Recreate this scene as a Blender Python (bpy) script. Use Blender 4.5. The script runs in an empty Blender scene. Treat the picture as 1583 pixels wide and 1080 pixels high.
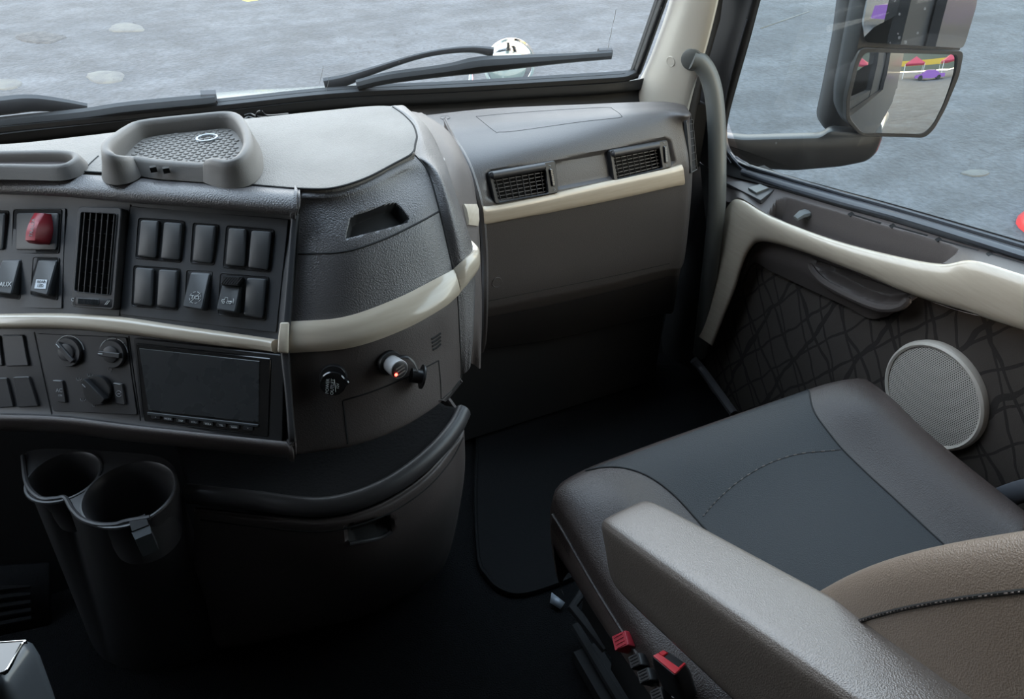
import bpy, bmesh, math, random
import numpy as np
from mathutils import Vector as V, Matrix
from mathutils.bvhtree import BVHTree
random.seed(7)
C = bpy.context.scene.collection

# ------------------------------------------------------------------ camera
F = 1190.0; CX, CY = 791.5, 540.0
PITCH = math.radians(37.0); YAW = math.radians(25.0)
CAM = V((0, 0, 1.3))
sy, cy_, sp, cp = math.sin(YAW), math.cos(YAW), math.sin(PITCH), math.cos(PITCH)
FW = V((sy*cp, cy_*cp, -sp)); RT = V((cy_, -sy, 0)); UP = V((sy*sp, cy_*sp, cp))
cd = bpy.data.cameras.new('camera'); cam = bpy.data.objects.new('camera', cd); C.objects.link(cam)
cd.sensor_fit = 'HORIZONTAL'; cd.sensor_width = 36.0; cd.lens = 36.0*F/1583.0
cd.clip_start = .02; cd.clip_end = 300
cam.matrix_world = Matrix((( RT.x, UP.x, -FW.x, CAM.x), (RT.y, UP.y, -FW.y, CAM.y), (RT.z, UP.z, -FW.z, CAM.z), (0, 0, 0, 1)))
sc = bpy.context.scene; sc.camera = cam
sc.view_settings.view_transform = 'Standard'; sc.view_settings.look = 'None'
sc.view_settings.gamma = 1.0; sc.view_settings.use_curve_mapping = False
sc.view_settings.exposure = 1.45
sc.cycles.max_bounces = 10; sc.cycles.transparent_max_bounces = 12
sc.cycles.sample_clamp_indirect = 4.0

# ------------------------------------------------------------------ sky
w = bpy.data.worlds.new('world'); sc.world = w; w.use_nodes = True
nt = w.node_tree; nt.nodes.clear()
def N(nt, t, **k):
    n = nt.nodes.new(t)
    for a, b in k.items(): setattr(n, a, b)
    return n
wo = N(nt, 'ShaderNodeOutputWorld'); bg = N(nt, 'ShaderNodeBackground'); nt.links.new(bg.outputs[0], wo.inputs[0])
tc = N(nt, 'ShaderNodeTexCoord'); sx = N(nt, 'ShaderNodeSeparateXYZ'); nt.links.new(tc.outputs['Generated'], sx.inputs[0])
cr = N(nt, 'ShaderNodeValToRGB'); nt.links.new(sx.outputs['Z'], cr.inputs[0])
cr.color_ramp.elements[0].position = 0.0; cr.color_ramp.elements[0].color = (.95, .93, .86, 1)
cr.color_ramp.elements[1].position = 0.9; cr.color_ramp.elements[1].color = (.62, .80, 1.0, 1)
e = cr.color_ramp.elements.new(.25); e.color = (.88, .94, 1.0, 1)
wd = N(nt, 'ShaderNodeVectorMath', operation='DOT_PRODUCT'); nt.links.new(tc.outputs['Generated'], wd.inputs[0])
wd.inputs[1].default_value = (-.25, -.95, .16)                      # low sun glow behind the cab
mr = N(nt, 'ShaderNodeMapRange'); nt.links.new(wd.outputs['Value'], mr.inputs[0])
mr.inputs[1].default_value = .35; mr.inputs[2].default_value = 1.0
mx = N(nt, 'ShaderNodeMix', data_type='RGBA'); nt.links.new(mr.outputs[0], mx.inputs[0])
nt.links.new(cr.outputs[0], mx.inputs[6]); mx.inputs[7].default_value = (1.9, 1.45, .95, 1)
nt.links.new(mx.outputs[2], bg.inputs[0]); bg.inputs[1].default_value = 2.1

# ------------------------------------------------------------------ pixel rays
def ray(x, y): return FW + RT*((x-CX)/F) + UP*((CY-y)/F)
def D(x, y, d): return CAM + ray(x, y)*d
def PZ(x, y, z): r = ray(x, y); return CAM + r*((z-CAM.z)/r.z)
def PX(x, y, X): r = ray(x, y); return CAM + r*((X-CAM.x)/r.x)
def PY(x, y, Y): r = ray(x, y); return CAM + r*((Y-CAM.y)/r.y)
def proj(p):
    q = V(p)-CAM; d = q.dot(FW); return (CX+F*q.dot(RT)/d, CY-F*q.dot(UP)/d)

# ------------------------------------------------------------------ materials
MATS = {}
def mat(name, col, rough=.5, metal=0., bump=None, bstr=.3, bdist=.0006, spec=.5, coat=0., var=None, vscale=8., emit=None, estr=1., kind='noise'):
    m = bpy.data.materials.new(name); m.use_nodes = True; t = m.node_tree
    b = t.nodes['Principled BSDF']; L = t.links.new
    b.inputs['Base Color'].default_value = (*col, 1); b.inputs['Roughness'].default_value = rough
    b.inputs['Metallic'].default_value = metal; b.inputs['Specular IOR Level'].default_value = spec
    b.inputs['Coat Weight'].default_value = coat; b.inputs['Coat Roughness'].default_value = .08
    co = N(t, 'ShaderNodeTexCoord')
    if var:
        n = N(t, 'ShaderNodeTexNoise'); n.inputs['Scale'].default_value = vscale; n.inputs['Detail'].default_value = 5
        L(co.outputs['Object'], n.inputs['Vector'])
        r = N(t, 'ShaderNodeValToRGB'); L(n.outputs[0], r.inputs[0])
        r.color_ramp.elements[0].position = .35; r.color_ramp.elements[0].color = (*col, 1)
        r.color_ramp.elements[1].position = .7; r.color_ramp.elements[1].color = (*var, 1)
        L(r.outputs[0], b.inputs['Base Color'])
    if bump:
        if kind == 'leather':
            n = N(t, 'ShaderNodeTexVoronoi', feature='F1'); n.inputs['Scale'].default_value = bump
            n2 = N(t, 'ShaderNodeTexNoise'); n2.inputs['Scale'].default_value = bump*.4
            L(co.outputs['Object'], n2.inputs['Vector'])
            ad = N(t, 'ShaderNodeMix', data_type='RGBA', blend_type='LINEAR_LIGHT'); ad.inputs[0].default_value = .0008
            L(co.outputs['Object'], ad.inputs[6]); L(n2.outputs['Color'], ad.inputs[7]); L(ad.outputs[2], n.inputs['Vector'])
            o = n.outputs['Distance']
        else:
            n = N(t, 'ShaderNodeTexNoise'); n.inputs['Scale'].default_value = bump; n.inputs['Detail'].default_value = 3
            L(co.outputs['Object'], n.inputs['Vector']); o = n.outputs[0]
        bp = N(t, 'ShaderNodeBump'); bp.inputs['Strength'].default_value = bstr; bp.inputs['Distance'].default_value = bdist
        L(o, bp.inputs['Height']); L(bp.outputs[0], b.inputs['Normal'])
    if emit:
        b.inputs['Emission Color'].default_value = (*emit, 1); b.inputs['Emission Strength'].default_value = estr
    MATS[name] = m; return m

mat('taupe_plastic', (.062, .055, .053), .40, bump=750, bstr=.5, bdist=.0005, spec=.6, kind='leather')
mat('taupe_soft', (.088, .082, .082), .38, bump=620, bstr=.6, bdist=.0007, spec=.7, kind='leather')
mat('lit_taupe', (.185, .168, .148), .58, bump=520, bstr=1., bdist=.0014, var=(.225, .205, .182), vscale=14)  # dash taupe made lighter: daylight on the top cover put into its colour
mat('tray_taupe', (.15, .138, .125), .6, bump=1200, bstr=.5, bdist=.0005)
mat('grey_panel', (.040, .042, .046), .42, bump=1500, bstr=.25, bdist=.0003)
mat('brown_plastic', (.075, .062, .058), .48, bump=600, bstr=.35, bdist=.0005, kind='leather')
mat('dark_plastic', (.037, .035, .036), .42, bump=900, bstr=.2, bdist=.0003)
mat('black_plastic', (.012, .012, .013), .4)
mat('black_gloss', (.008, .008, .009), .12, coat=.6)
mat('seam_black', (.004, .004, .004), .8)
mat('void_black', (.008, .008, .009), .85)
mat('switch_grey', (.038, .041, .044), .38, bump=2500, bstr=.2, bdist=.0002)
mat('white_print', (.62, .64, .64), .6)
mat('pale_print', (.3, .31, .31), .6)
mat('label_white', (.62, .66, .70), .5)
mat('red_plastic', (.33, .022, .035), .35)
mat('red_button', (.72, .045, .06), .3, coat=.3)
mat('chrome', (.85, .86, .87), .08, metal=1.)
mat('satin_metal', (.55, .55, .55), .3, metal=1.)
mat('mirror_silver', (.72, .73, .73), .01, metal=1.)
mat('charger_white', (.33, .32, .32), .35)
mat('led_red', (.5, .0, .0), .3, emit=(1, .03, .02), estr=9)
mat('leather_dark', (.032, .0235, .021), .38, bump=600, bstr=.5, bdist=.0008, kind='leather', spec=.38)
mat('leather_centre', (.012, .013, .015), .46, bump=700, bstr=.5, bdist=.0006, kind='leather', spec=.27)
mat('leather_back', (.17, .13, .10), .40, bump=750, bstr=.55, bdist=.0006, kind='leather', spec=.7)
mat('leather_taupe', (.10, .082, .070), .34, bump=800, bstr=.45, bdist=.0006, kind='leather', spec=.95)
mat('leather_side', (.075, .058, .052), .45, bump=560, bstr=.5, bdist=.0007, kind='leather')
mat('rubber', (.012, .013, .014), .55)
mat('seal_grey', (.05, .055, .065), .38)
mat('carpet', (.008, .008, .0085), .95, bump=350, bstr=1., bdist=.006, spec=.1)
mat('mat_rubber', (.0035, .0035, .004), .8, bump=200, bstr=.6, bdist=.002, spec=.2)
mat('pillar_beige', (.46, .43, .37), .55, bump=900, bstr=.35, bdist=.0005)
mat('headliner', (.07, .065, .06), .9)
mat('truck_paint', (.010, .010, .012), .4, coat=.15)
mat('hood_paint', (.16, .20, .19), .2, metal=.2, coat=.6)
mat('speaker_rim', (.50, .46, .41), .45)
mat('handle_grey', (.10, .105, .10), .4, bump=1500, bstr=.3, bdist=.0003)
mat('shifter_grey', (.07, .078, .088), .3, coat=.3)
mat('tent_red', (.32, .02, .05), .8); mat('banner_yellow', (.5, .33, .03), .7)
mat('car_purple', (.15, .02, .27), .3, coat=.5); mat('steel_white', (.7, .7, .7), .5)
mat('scrap_silver', (.25, .27, .3), .5, metal=.4)
mat('hill_dark', (.04, .045, .03), .9)
mat('car_red', (.6, .02, .02), .3, coat=.5)
mat('yellow_paint', (.6, .62, .05), .7)

def wood_cream():
    m = mat('cream_trim', (.44, .39, .32), .22, coat=.5, spec=.5); t = m.node_tree; L = t.links.new; b = t.nodes['Principled BSDF']
    co = N(t, 'ShaderNodeTexCoord'); mp = N(t, 'ShaderNodeMapping'); mp.inputs['Scale'].default_value = (14, 14, 160)
    L(co.outputs['Object'], mp.inputs[0])
    n = N(t, 'ShaderNodeTexNoise'); n.inputs['Scale'].default_value = 1.6; n.inputs['Detail'].default_value = 6; L(mp.outputs[0], n.inputs['Vector'])
    r = N(t, 'ShaderNodeValToRGB'); L(n.outputs[0], r.inputs[0])
    r.color_ramp.elements[0].position = .3; r.color_ramp.elements[0].color = (.46, .39, .305, 1)
    r.color_ramp.elements[1].position = .7; r.color_ramp.elements[1].color = (.51, .44, .35, 1)
    L(r.outputs[0], b.inputs['Base Color'])
wood_cream()

def asphalt():
    m = mat('asphalt', (.1, .1, .1), .75); t = m.node_tree; L = t.links.new; b = t.nodes['Principled BSDF']
    co = N(t, 'ShaderNodeTexCoord')
    def ns(s, d=6, dist=0):
        n = N(t, 'ShaderNodeTexNoise'); n.inputs['Scale'].default_value = s; n.inputs['Detail'].default_value = d
        n.inputs['Distortion'].default_value = dist; L(co.outputs['Object'], n.inputs['Vector']); return n
    a = ns(1.1, 8, .4); c = ns(26, 4); f = ns(4.5, 8, .3)
    mp = N(t, 'ShaderNodeMapping'); mp.inputs['Scale'].default_value = (.5, 1.4, 1); mp.inputs['Rotation'].default_value = (0, 0, -.35)
    L(co.outputs['Object'], mp.inputs[0]); sw = N(t, 'ShaderNodeTexNoise'); sw.inputs['Scale'].default_value = 2.2; sw.inputs['Detail'].default_value = 7; L(mp.outputs[0], sw.inputs['Vector'])
    r = N(t, 'ShaderNodeValToRGB'); L(a.outputs[0], r.inputs[0])
    r.color_ramp.elements[0].position = .3; r.color_ramp.elements[0].color = (.0255, .031, .0385, 1)
    r.color_ramp.elements[1].position = .72; r.color_ramp.elements[1].color = (.0455, .052, .061, 1)
    def mul(x, fac, lo, hi, p0=.35, p1=.65):
        r2 = N(t, 'ShaderNodeMapRange'); L(fac, r2.inputs[0]); r2.inputs[1].default_value = p0; r2.inputs[2].default_value = p1
        r2.inputs[3].default_value = lo; r2.inputs[4].default_value = hi
        q = N(t, 'ShaderNodeMix', data_type='RGBA', blend_type='MULTIPLY'); q.inputs[0].default_value = 1
        L(x, q.inputs[6]); L(r2.outputs[0], q.inputs[7]); return q.outputs[2]
    x = mul(r.outputs[0], f.outputs[0], .8, 1.2); x = mul(x, c.outputs[0], .78, 1.25); x = mul(x, sw.outputs[0], .8, 1.25)
    # hairline cracks, only in scattered areas
    wv = ns(1.5, 3)
    ad = N(t, 'ShaderNodeMix', data_type='RGBA', blend_type='LINEAR_LIGHT'); ad.inputs[0].default_value = .35
    L(co.outputs['Object'], ad.inputs[6]); L(wv.outputs['Color'], ad.inputs[7])
    vo = N(t, 'ShaderNodeTexVoronoi', feature='DISTANCE_TO_EDGE'); vo.inputs['Scale'].default_value = 1.1; L(ad.outputs[2], vo.inputs['Vector'])
    ck = N(t, 'ShaderNodeMapRange'); L(vo.outputs[0], ck.inputs[0]); ck.inputs[1].default_value = 0; ck.inputs[2].default_value = .012
    ck.inputs[3].default_value = .62; ck.inputs[4].default_value = 1.
    q = N(t, 'ShaderNodeMix', data_type='RGBA', blend_type='MULTIPLY'); L(x, q.inputs[6]); L(ck.outputs[0], q.inputs[7])
    mk = ns(.35, 2); mk2 = N(t, 'ShaderNodeMapRange'); L(mk.outputs[0], mk2.inputs[0]); mk2.inputs[1].default_value = .5; mk2.inputs[2].default_value = .62
    L(mk2.outputs[0], q.inputs[0]); L(q.outputs[2], b.inputs['Base Color'])
    bp = N(t, 'ShaderNodeBump'); bp.inputs['Distance'].default_value = .02; bp.inputs['Strength'].default_value = .6
    L(c.outputs[0], bp.inputs['Height']); L(bp.outputs[0], b.inputs['Normal'])
asphalt()

def glass(name, tint, dirt=.02, rough=.0):
    m = bpy.data.materials.new(name); m.use_nodes = True; t = m.node_tree; t.nodes.clear(); L = t.links.new
    o = N(t, 'ShaderNodeOutputMaterial'); tr = N(t, 'ShaderNodeBsdfTransparent'); tr.inputs[0].default_value = (*tint, 1)
    gl = N(t, 'ShaderNodeBsdfGlossy'); gl.inputs['Roughness'].default_value = rough
    fr = N(t, 'ShaderNodeFresnel'); fr.inputs[0].default_value = 1.42
    mx = N(t, 'ShaderNodeMixShader'); L(fr.outputs[0], mx.inputs[0]); L(tr.outputs[0], mx.inputs[1]); L(gl.outputs[0], mx.inputs[2])
    df = N(t, 'ShaderNodeBsdfDiffuse'); df.inputs[0].default_value = (.8, .8, .8, 1)
    co = N(t, 'ShaderNodeTexCoord'); vo = N(t, 'ShaderNodeTexVoronoi'); vo.inputs['Scale'].default_value = 55; L(co.outputs['Object'], vo.inputs['Vector'])
    ns = N(t, 'ShaderNodeTexNoise'); ns.inputs['Scale'].default_value = 5; L(co.outputs['Object'], ns.inputs['Vector'])
    sub = N(t, 'ShaderNodeMath', operation='SUBTRACT'); L(ns.outputs[0], sub.inputs[0]); sub.inputs[1].default_value = .52
    sc_ = N(t, 'ShaderNodeMath', operation='MULTIPLY'); L(sub.outputs[0], sc_.inputs[0]); sc_.inputs[1].default_value = .9
    ls = N(t, 'ShaderNodeMath', operation='LESS_THAN'); L(vo.outputs[0], ls.inputs[0]); L(sc_.outputs[0], ls.inputs[1])
    ma = N(t, 'ShaderNodeMath', operation='MULTIPLY_ADD'); L(ls.outputs[0], ma.inputs[0]); ma.inputs[1].default_value = .16; ma.inputs[2].default_value = dirt
    m2 = N(t, 'ShaderNodeMixShader'); L(ma.outputs[0], m2.inputs[0]); L(mx.outputs[0], m2.inputs[1]); L(df.outputs[0], m2.inputs[2])
    L(m2.outputs[0], o.inputs[0]); MATS[name] = m
glass('windscreen_glass', (.97, .985, .98), .035); glass('side_glass', (.62, .69, .70), .012)

def screen():
    m = mat('screen_glass', (.030, .033, .036), .16, coat=.4)
    t = m.node_tree; b = t.nodes['Principled BSDF']; L = t.links.new; co = N(t, 'ShaderNodeTexCoord')
    n = N(t, 'ShaderNodeTexNoise'); n.inputs['Scale'].default_value = 30; n.inputs['Detail'].default_value = 4; L(co.outputs['Object'], n.inputs['Vector'])
    r = N(t, 'ShaderNodeMapRange'); L(n.outputs[0], r.inputs[0]); r.inputs[3].default_value = .12; r.inputs[4].default_value = .45; L(r.outputs[0], b.inputs['Roughness'])
screen()

def fabric():
    m = mat('quilted_fabric', (.03, .027, .024), .85, spec=.2); t = m.node_tree; b = t.nodes['Principled BSDF']; L = t.links.new
    co = N(t, 'ShaderNodeTexCoord'); nz = N(t, 'ShaderNodeTexNoise'); nz.inputs['Scale'].default_value = 9; L(co.outputs['Object'], nz.inputs['Vector'])
    outs = []
    for ang, per in ((.95, 17.), (-.95, 17.), (1.25, 9.), (-.7, 11.)):
        mp = N(t, 'ShaderNodeVectorMath', operation='DOT_PRODUCT'); L(co.outputs['Object'], mp.inputs[0]); mp.inputs[1].default_value = (0, math.sin(ang)*per, math.cos(ang)*per)
        a = N(t, 'ShaderNodeMath', operation='MULTIPLY_ADD'); L(nz.outputs[0], a.inputs[0]); a.inputs[1].default_value = .55; L(mp.outputs['Value'], a.inputs[2])
        f = N(t, 'ShaderNodeMath', operation='FRACT'); L(a.outputs[0], f.inputs[0])
        s = N(t, 'ShaderNodeMath', operation='LESS_THAN'); L(f.outputs[0], s.inputs[0]); s.inputs[1].default_value = .085; outs.append(s.outputs[0])
    while len(outs) > 1:
        q = N(t, 'ShaderNodeMath', operation='MAXIMUM'); L(outs[0], q.inputs[0]); L(outs[1], q.inputs[1]); outs = outs[2:]+[q.outputs[0]]
    c = N(t, 'ShaderNodeMix', data_type='RGBA'); L(outs[0], c.inputs[0]); c.inputs[6].default_value = (.060, .051, .045, 1); c.inputs[7].default_value = (.028, .024, .022, 1)
    L(c.outputs[2], b.inputs['Base Color'])
    n = N(t, 'ShaderNodeTexNoise'); n.inputs['Scale'].default_value = 900; L(co.outputs['Object'], n.inputs['Vector'])
    sb = N(t, 'ShaderNodeMath', operation='SUBTRACT'); L(n.outputs[0], sb.inputs[0]); L(outs[0], sb.inputs[1])
    bp = N(t, 'ShaderNodeBump'); bp.inputs['Distance'].default_value = .0012; bp.inputs['Strength'].default_value = .5; L(sb.outputs[0], bp.inputs['Height']); L(bp.outputs[0], b.inputs['Normal'])
fabric()

def grille():
    m = mat('speaker_mesh', (.36, .34, .31), .5); t = m.node_tree; b = t.nodes['Principled BSDF']; L = t.links.new
    co = N(t, 'ShaderNodeTexCoord'); mp = N(t, 'ShaderNodeMapping'); mp.inputs['Scale'].default_value = (0, 1, 1); L(co.outputs['Object'], mp.inputs[0])
    # staggered rows of round holes
    sx = N(t, 'ShaderNodeSeparateXYZ'); L(mp.outputs[0], sx.inputs[0])
    def M(op, a, b_=None, c=None):
        n = N(t, 'ShaderNodeMath', operation=op)
        for i, q in enumerate((a, b_, c)):
            if q is None: continue
            if isinstance(q, (int, float)): n.inputs[i].default_value = q
            else: L(q, n.inputs[i])
        return n.outputs[0]
    P = .0042
    yy = M('DIVIDE', sx.outputs['Y'], P); zz = M('DIVIDE', sx.outputs['Z'], P*.87)
    row = M('FLOOR', zz); off = M('MULTIPLY', M('MODULO', row, 2.), .5)
    fx = M('SUBTRACT', M('FRACT', M('ADD', M('ADD', yy, off), 100.)), .5); fz = M('SUBTRACT', M('FRACT', zz), .5)
    d = M('SQRT', M('ADD', M('MULTIPLY', fx, fx), M('MULTIPLY', fz, fz)))
    h = M('LESS_THAN', d, .31)
    c = N(t, 'ShaderNodeMix', data_type='RGBA'); L(h, c.inputs[0]); c.inputs[6].default_value = (.50, .465, .42, 1); c.inputs[7].default_value = (.05, .045, .04, 1)
    L(c.outputs[2], b.inputs['Base Color'])
grille()

# ------------------------------------------------------------------ mesh helpers
class MB:
    def __init__(s): s.v = []; s.f = []; s.m = []; s.sl = []
    def add(s, vs, fs, m=0):
        k = len(s.v); s.v += [tuple(p) for p in vs]; s.f += [tuple(i+k for i in f) for f in fs]; s.m += [m]*len(fs)
def setp(o, label=None, cat=None, group=None, kind=None):
    for k, q in (('label', label), ('category', cat), ('group', group), ('kind', kind)):
        if q: o[k] = q
    return o
def build(name, mb, mats, parent=None, ang=35, recalc=True, solid=0, **k):
    if isinstance(mats, str): mats = [mats]
    me = bpy.data.meshes.new(name); me.from_pydata(mb.v, [], mb.f)
    for m in mats: me.materials.append(MATS[m])
    me.polygons.foreach_set('material_index', mb.m); me.polygons.foreach_set('use_smooth', [True]*len(mb.f))
    if recalc:
        bm = bmesh.new(); bm.from_mesh(me); bmesh.ops.recalc_face_normals(bm, faces=bm.faces); bm.to_mesh(me); bm.free()
    me.update(); me.set_sharp_from_angle(angle=math.radians(ang))
    o = bpy.data.objects.new(name, me); C.objects.link(o)
    if parent:
        o.parent = parent
        if parent.type == 'EMPTY': o.location = -parent.location
    if solid:
        md = o.modifiers.new('thickness', 'SOLIDIFY'); md.thickness = solid; md.offset = -1
    setp(o, **k); return o
def thing(name, loc, label, cat, group=None, kind=None):
    o = bpy.data.objects.new(name, None); C.objects.link(o); o.location = loc; o.empty_display_size = .05
    return setp(o, label, cat, group, kind)

def cr_path(pts, n=6, closed=False):
    pts = [V(p) for p in pts]; out = []; L = len(pts)
    rng = range(L if closed else L-1)
    for i in rng:
        p1, p2 = pts[i], pts[(i+1) % L]
        p0 = pts[i-1] if (closed or i > 0) else p1*2-p2
        p3 = pts[(i+2) % L] if (closed or i+2 < L) else p2*2-p1
        for k in range(n):
            t = k/n; out.append(.5*((2*p1)+(p2-p0)*t+(2*p0-5*p1+4*p2-p3)*t*t+(3*p1-p0-3*p2+p3)*t**3))
    if not closed: out.append(pts[-1])
    return out
def tube(mb, path, r, seg=10, closed=False, m=0, sq=None, up=None):
    path = [V(p) for p in path]; n = len(path); rs = r if isinstance(r, (list, tuple)) else [r]*n
    T = [(path[(i+1) % n if closed else min(i+1, n-1)]-path[i-1 if (closed or i > 0) else 0]).normalized() for i in range(n)]
    nrm = (V(up) if up else V((0, 0, 1))); nrm = nrm-T[0]*nrm.dot(T[0])
    if nrm.length < 1e-3: nrm = V((1, 0, 0))-T[0]*T[0].x
    nrm.normalize(); vs = []
    for i in range(n):
        nrm = nrm-T[i]*nrm.dot(T[i]); nrm.normalize(); b = T[i].cross(nrm)
        for k in range(seg):
            a = 2*math.pi*k/seg; c, s_ = math.cos(a), math.sin(a)
            fx, fy = sq if sq else (1, 1)
            vs.append(path[i]+(nrm*c*fx+b*s_*fy)*rs[i])
    fs = []
    for i in range(n if closed else n-1):
        j = (i+1) % n
        for k in range(seg): fs.append((i*seg+k, i*seg+(k+1) % seg, j*seg+(k+1) % seg, j*seg+k))
    if not closed: fs += [tuple(range(seg))[::-1], tuple(range((n-1)*seg, n*seg))]
    mb.add(vs, fs, m)
def box(mb, lo, hi, m=0):
    x0, y0, z0 = lo; x1, y1, z1 = hi
    mb.add([(x0,y0,z0),(x1,y0,z0),(x1,y1,z0),(x0,y1,z0),(x0,y0,z1),(x1,y0,z1),(x1,y1,z1),(x0,y1,z1)],
           [(0,3,2,1),(4,5,6,7),(0,1,5,4),(1,2,6,5),(2,3,7,6),(3,0,4,7)], m)
def grid(mb, G, m=0, cu=False, cv=False):
    a, b = len(G), len(G[0]); vs = [p for r in G for p in r]; fs = []
    for i in range(a if cu else a-1):
        for j in range(b if cv else b-1):
            fs.append((i*b+j, i*b+(j+1) % b, ((i+1) % a)*b+(j+1) % b, ((i+1) % a)*b+j))
    mb.add(vs, fs, m)
def crgrid(ctrl, nu, nv):
    rows = [cr_path(r, nv) for r in ctrl]; cols = [cr_path([r[j] for r in rows], nu) for j in range(len(rows[0]))]
    return [[cols[j][i] for j in range(len(cols))] for i in range(len(cols[0]))]

def poly_sd(P, poly):
    """signed distance (negative inside) of many 2D points to a polygon"""
    P = np.asarray(P, float); poly = np.asarray(poly, float); d = np.full(len(P), 1e9); ins = np.zeros(len(P), bool)
    for i in range(len(poly)):
        a, b = poly[i], poly[(i+1) % len(poly)]; e = b-a; w_ = P-a
        t = np.clip((w_@e)/max(e@e, 1e-9), 0, 1); d = np.minimum(d, np.hypot(*(w_-t[:, None]*e).T))
        c = (a[1] > P[:, 1]) != (b[1] > P[:, 1])
        with np.errstate(divide='ignore', invalid='ignore'):
            xx = (b[0]-a[0])*(P[:, 1]-a[1])/(b[1]-a[1])+a[0]
        ins ^= c & (P[:, 0] < xx)
    return np.where(ins, -d, d)

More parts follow.
